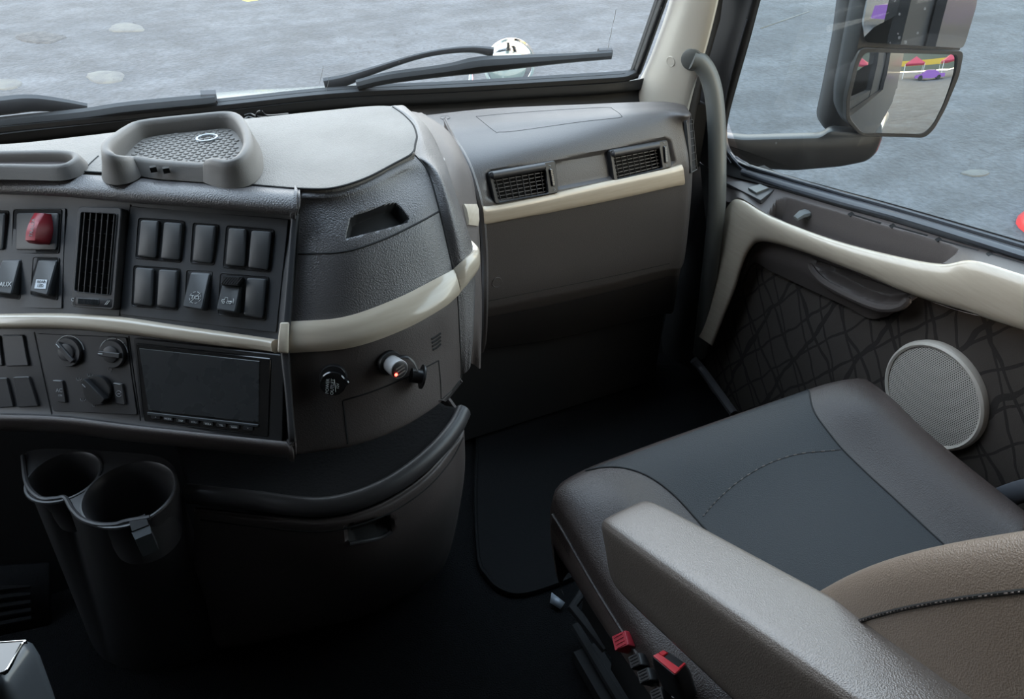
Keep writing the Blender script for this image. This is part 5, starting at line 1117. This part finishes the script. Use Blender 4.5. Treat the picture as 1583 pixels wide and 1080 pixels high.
# ================================================================== LOWER CONSOLE
lc = thing('lower_console', (-.02, .9, 0), 'dark lower console with open shelf and drawer under the centre dashboard', 'console')
LR = [[(300, 786, .535), (360, 792, .535), (430, 800, .53), (500, 803, .53), (560, 790, .53), (612, 766, .53), (660, 731, .535), (695, 690, .54), (716, 655, .545)],
      [(300, 800, .52), (360, 808, .52), (430, 816, .515), (505, 819, .515), (566, 806, .515), (618, 782, .515), (664, 748, .52), (698, 708, .525), (718, 672, .53)],
      [(300, 850, .44), (360, 862, .43), (430, 872, .43), (508, 876, .42), (570, 864, .42), (622, 842, .42), (668, 808, .43), (702, 768, .44), (718, 726, .45)],
      [(300, 920, .27), (360, 930, .25), (430, 935, .25), (505, 934, .25), (562, 924, .25), (612, 905, .25), (656, 876, .25), (690, 838, .26), (708, 792, .28)],
      [(300, 975, .10), (360, 985, .09), (430, 975, .10), (500, 960, .10), (556, 950, .10), (602, 932, .10), (640, 908, .11), (676, 876, .12), (698, 840, .13)],
      [(300, 1000, .0), (360, 1000, .0), (430, 985, .0), (500, 968, .0), (552, 955, .0), (596, 938, .0), (634, 918, .0), (668, 893, .01), (690, 862, .02)]]
LS = Surf([[PZ(*p) for p in r]+[PZ(*r[-1])+V((.005, .08, -.005)), PZ(*r[-1])+V((-.02, .3, -.01))] for r in LR], 14, 10)
dh = [(534, 812), (540, 808), (598, 797), (606, 800), (608, 818), (602, 826), (548, 840), (536, 836)]
LS.emit('drawer_front', ['brown_plastic'], lc, dents=[(dh, .016, 5, None)], paint=dh, seams=[([(310, 803), (430, 818), (505, 821), (566, 808), (618, 784), (664, 750), (698, 710), (716, 676)], .0016)])
mb = MB(); hp2 = [LS.at(x, y)[0]+LS.at(x, y)[1]*.002 for x, y in ((540, 838), (565, 834), (590, 828), (604, 820))]; tube(mb, cr_path(hp2, 4), .003, 8); build('pull_lip', mb, 'dark_plastic', lc)
# shelf with rolled lip
lip = [(290, 762, .56), (340, 768, .56), (400, 774, .555), (450, 781, .555), (500, 783, .555), (550, 773, .555), (600, 752, .557), (645, 722, .56), (680, 690, .563), (704, 660, .566), (716, 636, .57)]
lp = cr_path([PZ(*p) for p in lip], 6); mb = MB(); tube(mb, lp, .0125, 14, sq=(1.15, .9)); build('shelf_lip', mb, 'dark_plastic', lc)
mb = MB(); back = [V((p.x*.8-.03, p.y+.22, .545)) for p in lp]; mid_ = [p.lerp(q, .15)+V((0, 0, -.012)) for p, q in zip(lp, back)]; up_ = [V((q.x, q.y+.01, .70)) for q in back]; grid(mb, [lp, mid_, [q+V((0, 0, -.01)) for q in back], up_]); build('shelf', mb, 'mat_rubber', lc, solid=.006)
mb = MB(); box(mb, (-.04, 1.12, 0), (.25, 1.20, .60)); box(mb, (-.85, 1.22, 0), (-.04, 1.26, .70)); build('back_panel', mb, 'void_black', lc)
# ------------------------------------------------------------------ cup holder
zc = .60
ch = thing('cup_holder', (-.2, .85, 0), 'black double cup holder on a pedestal below the heater controls', 'cup holder')
c1 = PZ(200, 762, zc); c2 = PZ(99, 736, zc); r1 = .0525; r2 = .042
outl = [(36, 705), (42, 748), (62, 770), (86, 771), (101, 770), (112, 788), (128, 803), (152, 811), (178, 811), (196, 806), (232, 800), (252, 784), (266, 764), (273, 738), (266, 718), (240, 704), (180, 698), (120, 694), (60, 694)]
OP = cr_path([PZ(x, y, zc) for x, y in outl], 5, True); n = len(OP); cen = sum(OP, V())/n
bot = [(140, 985), (140, 990), (148, 1005), (160, 1018), (172, 1024), (184, 1030), (200, 1034), (220, 1036), (240, 1036), (270, 1030), (310, 1018), (340, 1002), (350, 980), (340, 940), (300, 920), (250, 915), (200, 915), (165, 930), (148, 955)]
BP = cr_path([PZ(x, y, 0.) for x, y in bot], 5, True)
mb = MB(); G = []
for t in (0, .03, .12, .3, .5, .7, .85, .95, 1):
    k = t if t < .12 else t
    G.append([p.lerp(q, t)+(cen-p).normalized()*(.004 if t == 0 else 0)*0+V((0, 0, 0)) for p, q in zip(OP, BP)])
grid(mb, G, cv=True); build('pedestal', mb, 'dark_plastic', ch)
# top plate with two round openings: fine polar strips via a boolean-free fill
def inside(p): return True
mb = MB(); bm = bmesh.new()
def loop(pts): vs = [bm.verts.new(p) for p in pts]; return [bm.edges.new((vs[i], vs[(i+1) % len(vs)])) for i in range(len(vs))]
mid_rim = OP
cA = [c1+V((r1*math.cos(a), r1*math.sin(a), 0)) for a in [2*math.pi*k/48 for k in range(48)]]; cB = [c2+V((r2*math.cos(a), r2*math.sin(a), 0)) for a in [2*math.pi*k/40 for k in range(40)]]
ed = loop(OP)+loop(cA)+loop(cB)
bmesh.ops.triangle_fill(bm, edges=ed, use_beauty=True, use_dissolve=False)
bm.verts.index_update(); mb.add([v.co.copy() for v in bm.verts], [tuple(v.index for v in f_.verts) for f_ in bm.faces]); bm.free()
build('top_plate', mb, 'dark_plastic', ch)
UPZ = Fr(V((0, 0, 0)), (0, 0, 1), (1, 0, 0))
notch = PZ(218, 800, zc)
for c_, r_, dp in ((c1, r1, .085), (c2, r2, .07)):
    mb = MB(); lathe(mb, UPZ, [(r_+.003, zc-.001), (r_+.0022, zc+.0012), (r_, zc+.0014), (r_-.002, zc-.0005), (r_-.005, zc-.012), (r_-.010, zc-dp*.5), (r_-.013, zc-dp), (r_-.02, zc-dp-.003), (.001, zc-dp-.003)], (c_.x, c_.y), 56, cap=False); build('cup_well', mb, 'black_plastic' if 0 else 'dark_plastic', ch)
rim = cr_path([PZ(x, y, zc) for x, y in outl[:11]], 5); mb = MB(); tube(mb, [p+V((0, 0, .0005)) for p in rim], .0032, 8); build('front_edge', mb, 'dark_plastic', ch)
# notch for a mug handle
mb = MB(); q = PZ(214, 806, zc); d = (q-c1); d.z = 0; d.normalize(); s_ = V((-d.y, d.x, 0))
a = c1+d*(r1-.006); b = c1+d*(r1+.013)
vs = [a-s_*.009, a+s_*.009, b+s_*.009, b-s_*.009]; lo = [p+V((0, 0, -.03)) for p in vs]; mb.add([p+V((0, 0, .0022)) for p in vs]+lo, [(0, 1, 5, 4), (1, 2, 6, 5), (2, 3, 7, 6), (3, 0, 4, 7), (4, 5, 6, 7), (0, 1, 2, 3)])
build('handle_notch', mb, 'void_black', ch)
mb = MB(); vs = [b-s_*.010, b+s_*.010, b+s_*.009+d*.009+V((0, 0, -.004)), b-s_*.009+d*.009+V((0, 0, -.004))]; mb.add([p+V((0, 0, .0005)) for p in vs]+[p-V((0, 0, .03)) for p in vs], [(0, 1, 2, 3), (4, 5, 6, 7), (0, 1, 5, 4), (1, 2, 6, 5), (2, 3, 7, 6), (3, 0, 4, 7)]); build('notch_lip', mb, 'switch_grey', ch)

# low side panel behind the shifter, with faint grille lines
mb = MB(); q = [PZ(-160, 880, .12), PZ(78, 868, .12), PZ(80, 960, .0), PZ(-160, 1010, .0)]; grid(mb, [[q[0], q[1]], [q[3], q[2]]]); 
for k in range(5):
    t = .35+.13*k; a_ = q[0].lerp(q[3], t); b_ = q[1].lerp(q[2], t); tube(mb, [a_+V((0, -.003, .003)), a_.lerp(b_, .9)+V((0, -.003, .003))], .002, 6)
o = build('side_panel_grille', mb, 'mat_rubber', solid=.01); setp(o, 'low black panel with faint grille ribs left of the pedestal', 'panel')
# floor mat
mt = [(735, 850), (752, 895), (778, 916), (810, 920), (860, 905), (905, 885), (1080, 800), (1150, 600), (1000, 560), (760, 600), (735, 700)]
mb = MB(); M_ = cr_path([PZ(x, y, .008) for x, y in mt], 5, True); cen = sum(M_, V())/len(M_)
G = [[p.lerp(cen, t)+V((0, 0, z)) for p in M_] for t, z in ((0, -.008), (0, 0), (.01, .005), (.03, .005), (.04, .001), (.5, .001), (.98, .001))]; grid(mb, G, cv=True); o = build('floor_mat', mb, 'mat_rubber'); setp(o, 'black floor mat in the passenger footwell', 'mat')
mb = MB(); q = PZ(862, 934, .01); grid(mb, [[q+V((-.012, .01, 0)), q+V((-.002, .022, .012))], [q+V((.0, -.012, .0)), q+V((.014, -.004, .003))]]); o = build('foil_scrap', mb, 'scrap_silver', solid=.0008); setp(o, 'small crumpled silver scrap on the carpet by the seat', 'scrap')

# ------------------------------------------------------------------ gear lever at the lower left
gs = thing('gear_lever', (-.25, .4, 0), 'grey gear lever handle with chrome-edged top in the bottom left corner', 'gear lever')
a = D(18, 1025, .62); ax_ = (UP*.92-FW*.4).normalized(); f = Fr(D(12, 1002, .62), ax_, RT)
mb = MB(); sh = [(-.060, -.034), (.018, -.034), (.018, .006), (.012, .016), (-.060, .008)]
prism(mb, f, rp(sh, .009, 6), [(.004, -.20), (0, -.16), (-.001, -.06), (0, -.02), (.002, -.007), (.006, -.001), (.009, 0)]); build('handle', mb, 'shifter_grey', gs, ang=50)
mb = MB(); ring(mb, f, rp(inset(sh, .008), .006, 5), rp(inset(sh, .0096), .005, 5), -.002, .002, .0006); build('chrome_ring', mb, 'chrome', gs)
mb = MB(); prism(mb, f, rp(inset(sh, .010), .005, 5), [(0, -.002), (0, .0015)]); build('top_inlay', mb, 'black_gloss', gs)
mb = MB(); text(mb, f, '1', (-.010, -.012), .02, .0018, -1.2); build('lettering', mb, 'white_print', gs)
mb = MB(); tube(mb, [f.P(-.02, -.014, -.19), f.P(-.02, -.014, -.6)], .012, 10); build('shaft', mb, 'black_plastic', gs)
# ================================================================== PASSENGER SEAT
seat = thing('captain_chair', (.66, .4, 0), 'brown leather passenger seat with raised side bolsters and a folding armrest', 'seat')
XL, XR, YF, YB = .358, .955, .690, .08
XC, YC, AX, AY = (XL+XR)/2, (YF+YB)/2, (XR-XL)/2, (YF-YB)/2
def front_y(X):            # front edge, slightly bowed
    t = (X-XL)/(XR-XL); return YF-.022*(2*t-1)**4-.010
def seat_z(X, Y):
    t = (X-XL)/(XR-XL); s_ = (YF-Y)/(YF-YB)
    z = .485+.016*math.exp(-((s_-.10)/.14)**2)-.012*s_
    lb = math.exp(-((X-.425)/.055)**2); rb = math.exp(-((X-.885)/.06)**2)
    rise = .022*min(1, max(0, (s_)/.18))
    return z+(lb*.8+rb)*rise
def cush(u, v):            # u across 0..1, v from front nose (0) to back (1)
    # superellipse plan
    a = 2*u-1; X = XC+AX*a
    yf = front_y(X); 
    cor = .034; dl = min(X-XL, XR-X)
    if dl < cor: yf -= cor*.9*(1-math.sqrt(max(0, 1-(1-dl/cor)**2)))
    Y = yf+(YB-yf)*v
    e = min(dl*1.0, (yf-Y)*1.0+.0); R = .026
    drop = R*(1-math.sqrt(max(0, 1-(1-min(e, R)/R)**2))) if e < R else 0
    return V((X, Y, seat_z(X, Y)-drop))
def skin_z(X, Y):
    yf = front_y(X); dl = min(X-XL, XR-X)
    if dl < .034: yf -= .034*.9*(1-math.sqrt(max(0, 1-(1-max(dl, 0)/.034)**2)))
    e = max(min(dl, yf-Y), 0); drop = .026*(1-math.sqrt(max(0, 1-(1-min(e, .026)/.026)**2))) if e < .026 else 0
    return seat_z(X, Y)-drop
us = sorted(set([0, .004, .012, .025, .045]+[k/44 for k in range(3, 42)]+[.955, .975, .988, .996, 1])); vs_ = [0, .004, .012, .025, .045]+[k/40 for k in range(3, 41)]
top = [[cush(u, v) for u in us] for v in vs_]
mb = MB(); grid(mb, top)
# skirts: left, front, right
def skirt(line, outn, m=0):
    G = [line]; 
    for dz, o in ((.012, .003), (.035, .005), (.07, .002), (.11, -.008), (.145, -.022), (.16, -.04)): G.append([p+V((0, 0, -dz*(.52+.40*min(1, max(0, (p.y-.3)/.35)))))+outn(p)*o for p in line])
    grid(mb, G, m)
skirt([r[0] for r in top], lambda p: V((-1, 0, 0))); skirt([r[-1] for r in top], lambda p: V((1, 0, 0))); skirt(top[0], lambda p: V((0, 1, 0)))
cushion = build('seat_cushion', mb, ['leather_dark', 'leather_side'], seat, ang=75, recalc=True)
me = cushion.data; 
bm = bmesh.new(); bm.from_mesh(me); bmesh.ops.remove_doubles(bm, verts=bm.verts, dist=.0004); bmesh.ops.recalc_face_normals(bm, faces=bm.faces); bm.to_mesh(me); bm.free(); me.set_sharp_from_angle(angle=math.radians(75))
for p in me.polygons:
    p.use_smooth = True
# material by place: left and right flanks in the lighter side leather
for p in me.polygons:
    c = p.center; p.material_index = 1 if (c.z < .452 and (c.x < XL+.03 or c.x > XR-.03)) else 0
def on_seat(x, y):         # sight line to the cushion's top skin
    X, Y, z = 0, 0, .49
    for _ in range(12): q = PZ(x, y, z); z = z+(seat_z(q.x, q.y)-z)*.7
    return PZ(x, y, z)
def seat_seam(pts, name, m='seam_black', r=.0014, lift=.0002, stitch=False):
    P_ = cr_path([on_seat(x, y) for x, y in pts], 8); P_ = [V((p.x, min(p.y, front_y(p.x)-.001), skin_z(p.x, min(p.y, front_y(p.x)-.001))+lift)) for p in P_]; mb = MB()
    if not stitch: tube(mb, P_, r, 6)
    else:
        tube(mb, P_, r*.6, 6)
        for i in range(0, len(P_)-1, 2): tube(mb, [P_[i]+V((0, 0, .0008)), P_[i].lerp(P_[i+1], .7)+V((0, 0, .0008))], r*.6, 5, m=1)
    return build(name, mb, [m, 'leather_side'], cushion)
Lseam = [(905, 726), (955, 722), (1000, 735), (1045, 768), (1088, 815), (1120, 850), (1180, 905), (1240, 960)]
Rseam = [(1249, 597), (1258, 635), (1290, 680), (1330, 722), (1380, 768), (1440, 824), (1480, 860)]
seat_seam(Lseam, 'piping'); seat_seam(Rseam, 'piping'); seat_seam([(1087, 798), (1110, 772), (1145, 742), (1190, 716), (1240, 701), (1300, 695)], 'stitching', stitch=True)
# edge piping along the left flank
mb = MB(); P_ = [r[0]+V((-.003, 0, -.006)) for r in top]; Pf = P_; tube(mb, P_, .0028, 8); build('piping', mb, 'leather_dark', cushion)
# centre panel: thin separate leather in smoother grade, lying between the seams
Ls = cr_path([on_seat(x, y) for x, y in Lseam], 6); Rs = cr_path([on_seat(x, y) for x, y in Rseam], 7); 
def resample(P_, n):
    d = [0]; 
    for i in range(1, len(P_)): d.append(d[-1]+(P_[i]-P_[i-1]).length)
    out = []
    for k in range(n):
        t = d[-1]*k/(n-1); i = max(j for j in range(len(d)) if d[j] <= t+1e-9); i = min(i, len(P_)-2); out.append(P_[i].lerp(P_[i+1], (t-d[i])/max(d[i+1]-d[i], 1e-9)))
    return out
Ls, Rs = resample(Ls, 40), resample(Rs, 40); mb = MB(); G = []
for i in range(40):
    row = []
    for j in range(25):
        t = j/24; q = Ls[i].lerp(Rs[i], t); h = .0014; q.y = min(q.y, front_y(q.x)-.0035); row.append(V((q.x, q.y, skin_z(q.x, q.y)-.0010+h)))
    G.append(row)
grid(mb, G); build('centre_panel', mb, 'leather_centre', cushion, label='smoother blue-grey leather panel')

# ------------------------------------------------------------------ backrest
back = None
BX0, BX1 = .402, .930; base = V((0, .175, .42)); axu = V((0, -.435, .90)).normalized(); fwd_ = V((0, axu.z, -axu.y))
def back_sec(h):
    W = (BX1-BX0)/2*(1-.06*max(0, h-.35)); cx = (BX0+BX1)/2; bol = .070*math.exp(-((h-.30)/.32)**2)+.013
    bulge = .03*math.exp(-((h-.2)/.25)**2)
    pts = []      # (x, forward)
    th = .115
    for a, f_ in ((-1.0, -.02), (-1.015, .03), (-1.01, .085+bol*.5), (-.985, .115+bol*.9), (-.93, .128+bol), (-.86, .124+bol*.9), (-.76, .108+bol*.45), (-.62, .092), (-.3, .088), (0, .087), (.3, .088), (.62, .092), (.76, .108+bol*.45), (.86, .124+bol*.9), (.93, .128+bol), (.985, .115+bol*.9), (1.01, .085+bol*.5), (1.015, .03), (1.0, -.02), (.8, -.045), (0, -.06), (-.8, -.045)):
        pts.append(V((cx+a*W, 0, 0))+fwd_*(f_-bulge*0)+base+axu*h)
    return cr_path(pts, 4, True)
hs = [-.02, .03, .10, .17, .24, .31, .38, .46, .55, .64, .72, .76, .775]
secs = [back_sec(h) for h in hs]
for i in (-1, -2):
    cen = sum(secs[i], V())/len(secs[i]); secs[i] = [p.lerp(cen, .35 if i == -1 else .08) for p in secs[i]]
mb = MB(); G = [[None]*len(secs[0]) for _ in range(0)]
cols = [cr_path([s_[j] for s_ in secs], 4) for j in range(len(secs[0]))]; G = [[c[i] for c in cols] for i in range(len(cols[0]))]
grid(mb, G, cv=True); n = len(G[0]); mb.f.append(tuple(range(n))); mb.m.append(0); mb.f.append(tuple(range((len(G)-1)*n, len(G)*n))[::-1]); mb.m.append(0)
back = build('backrest', mb, 'leather_back', seat, ang=75)
# stitched seam beside the front edge of the near bolster
mb = MB(); j = 11; P_ = [r[j]+(V((-1, 0, 0))+fwd_*.3)*.0006 for r in G[4:]]; tube(mb, P_, .0016, 6); 
for i in range(0, len(P_)-1):
    for k in range(4): a_ = P_[i].lerp(P_[i+1], k/4); tube(mb, [a_+V((-.0016, 0, .0)), a_.lerp(P_[i+1], .14)+V((-.0016, 0, 0))], .0007, 5, m=1)
build('stitching', mb, ['seam_black', 'leather_side'], back)

# ------------------------------------------------------------------ armrest
a0 = V((.352, .462, .655)); a1 = V((.385, .105, .800)); 
axr = (a1-a0).normalized(); sd_ = axr.cross(V((0, 0, 1))).normalized(); sd_ = sd_ if sd_.x > 0 else -sd_; upv = sd_.cross(axr); upv = upv if upv.z > 0 else -upv
L_ = (a1-a0).length
def arm_sec(t, w, h, drop):
    out = []; 
    prof = [(-.5, -.94), (-.5, -.5), (-.5, -.14), (-.46, -.04), (-.38, 0), (0, .012), (.38, 0), (.46, -.04), (.5, -.14), (.5, -.5), (.5, -.94), (.4, -1), (0, -1), (-.4, -1)]
    for x, y in prof: out.append(a0+axr*(L_*t)+sd_*(x*w)+upv*(y*h-drop))
    return cr_path(out, 3, True)
mb = MB(); G = [arm_sec(-.035, .03, .034, .026), arm_sec(-.03, .046, .056, .014), arm_sec(-.015, .060, .070, .005), arm_sec(.02, .068, .080, .001), arm_sec(.1, .072, .086, 0), arm_sec(.3, .076, .094, 0), arm_sec(.6, .082, .105, 0), arm_sec(.9, .088, .115, 0), arm_sec(1.1, .090, .12, .004), arm_sec(1.2, .086, .125, .012), arm_sec(1.25, .06, .09, .03)]
cols = [cr_path([s_[j] for s_ in G], 4) for j in range(len(G[0]))]; G2 = [[c[i] for c in cols] for i in range(len(cols[0]))]; grid(mb, G2, cv=True); n = len(G2[0]); mb.f.append(tuple(range(n))); mb.m.append(0); mb.f.append(tuple(range((len(G2)-1)*n, len(G2)*n))[::-1]); mb.m.append(0)
arm = build('armrest', mb, 'leather_taupe', seat, ang=75)
mb = MB(); a_ = a1+axr*.06+upv*-.06; tube(mb, [a_-sd_*.02, a_+sd_*.09], .03, 16); build('armrest_pivot', mb, 'black_plastic', seat)
# outboard belt anchor cover at the far side
mb = MB(); q = PX(1594, 768, .985); tube(mb, cr_path([q+V((0, .06, -.10)), q+V((0, .03, -.03)), q+V((0, -.01, .03)), q+V((0, -.08, .09))], 5), .016, 12, sq=(1, .6)); build('side_lever', mb, 'seal_grey', seat, label='blue-grey plastic lever on the door side')

# ------------------------------------------------------------------ seat base
mb = MB(); box(mb, (.44, .10, .12), (.88, .56, .345)); build('seat_base', mb, 'void_black', seat)
mb = MB(); box(mb, (.40, .08, .255), (.44, .60, .345)); bx = build('side_cover', mb, 'void_black', seat)
for x_ in (.43, .84):
    mb = MB(); box(mb, (x_, .0, 0), (x_+.05, .66, .03)); tube(mb, [V((x_+.025, .0, .04)), V((x_+.025, .70, .04))], .009, 8); build('slide_rail', mb, 'void_black', seat)
mb = MB(); box(mb, (.46, .12, .03), (.86, .50, .13)); build('suspension', mb, 'void_black', seat)
mb = MB(); tube(mb, [V((.44, .58, .15)), V((.42, .66, .17)), V((.47, .69, .17)), V((.80, .69, .17)), V((.84, .64, .17)), V((.84, .58, .15))], .009, 8); build('slide_bar', mb, 'void_black', seat)
def lever(x, y, name, m, X=.348, w=.011, l=.020, label=None):
    c = PX(x, y, X); nn = V((-.75, .1, .65)).normalized(); f = Fr(c, nn, (0, -1, -.3)); mb = MB()
    prism(mb, f, rp([(-w, -l*.5), (w*.7, -l*.6), (w, l*.5), (-w*.7, l*.6)], .002, 3), [(0, -.02), (0, .004), (.001, .006)])
    for k in range(4): line2(mb, f, [(-w*.6+k*w*.4, -l*.35), (-w*.6+k*w*.4+.001, l*.35)], .0008, .0062)
    build(name, mb, m, seat, label=label)
lever(963, 991, 'control_lever', 'red_plastic', label='small red ribbed control lever'); lever(986, 1022, 'control_lever', 'black_plastic', w=.009, l=.016); lever(1000, 1045, 'control_lever', 'black_plastic', w=.009, l=.016); lever(1020, 1075, 'control_lever', 'black_plastic', w=.009, l=.016)
# buckle
bk = thing('seat_belt_buckle', PX(1040, 1030, .345), 'black seat belt buckle with a bright red release button beside the seat', 'buckle')
bo = PX(1038, 1022, .345); nn = (V((-.30, .05, .95))).normalized(); f = Fr(bo, nn, (.35, -.9, 0)); mb = MB()
c = [f.px(*q) for q in ((1005, 1014), (1026, 1001), (1064, 1026), (1044, 1047))]
prism(mb, f, rp(c, .005, 4), [(-.001, -.075), (-.002, -.02), (0, -.003), (.0012, 0)]); build('body', mb, 'black_plastic', bk)
c = [f.px(*q) for q in ((1009, 1014), (1026, 1005), (1061, 1026), (1044, 1043))]; lp_ = lambda a, b, k: (a[0]+(b[0]-a[0])*k, a[1]+(b[1]-a[1])*k)
bt = [c[0], lp_(c[0], c[1], .95), lp_(c[1], c[2], .18), lp_(lp_(c[0], c[3], .3), lp_(c[1], c[2], .3), .55), lp_(lp_(c[0], c[3], .85), lp_(c[1], c[2], .85), .55), lp_(c[1], c[2], .85), c[2], c[3]]
mb = MB(); Bq = lambda u, v: lp_(lp_(c[0], c[3], u), lp_(c[1], c[2], u), v)
for u0, u1, v0, v1 in ((0, 1, 0, .52), (0, .22, .5, 1), (.9, 1, .5, 1)): prism(mb, f, rp([Bq(u0, v0), Bq(u1, v0), Bq(u1, v1), Bq(u0, v1)], .0015, 3), [(0, -.004), (0, .001), (.0006, .002)])
build('release_button', mb, 'red_button', bk, label='bright red button')
mb = MB(); tube(mb, cr_path([bo-nn*.07, bo-nn*.14+V((.02, 0, 0)), bo-nn*.24+V((.05, -.02, 0))], 5), .014, 10, sq=(1, .4)); build('stalk', mb, 'black_plastic', bk)
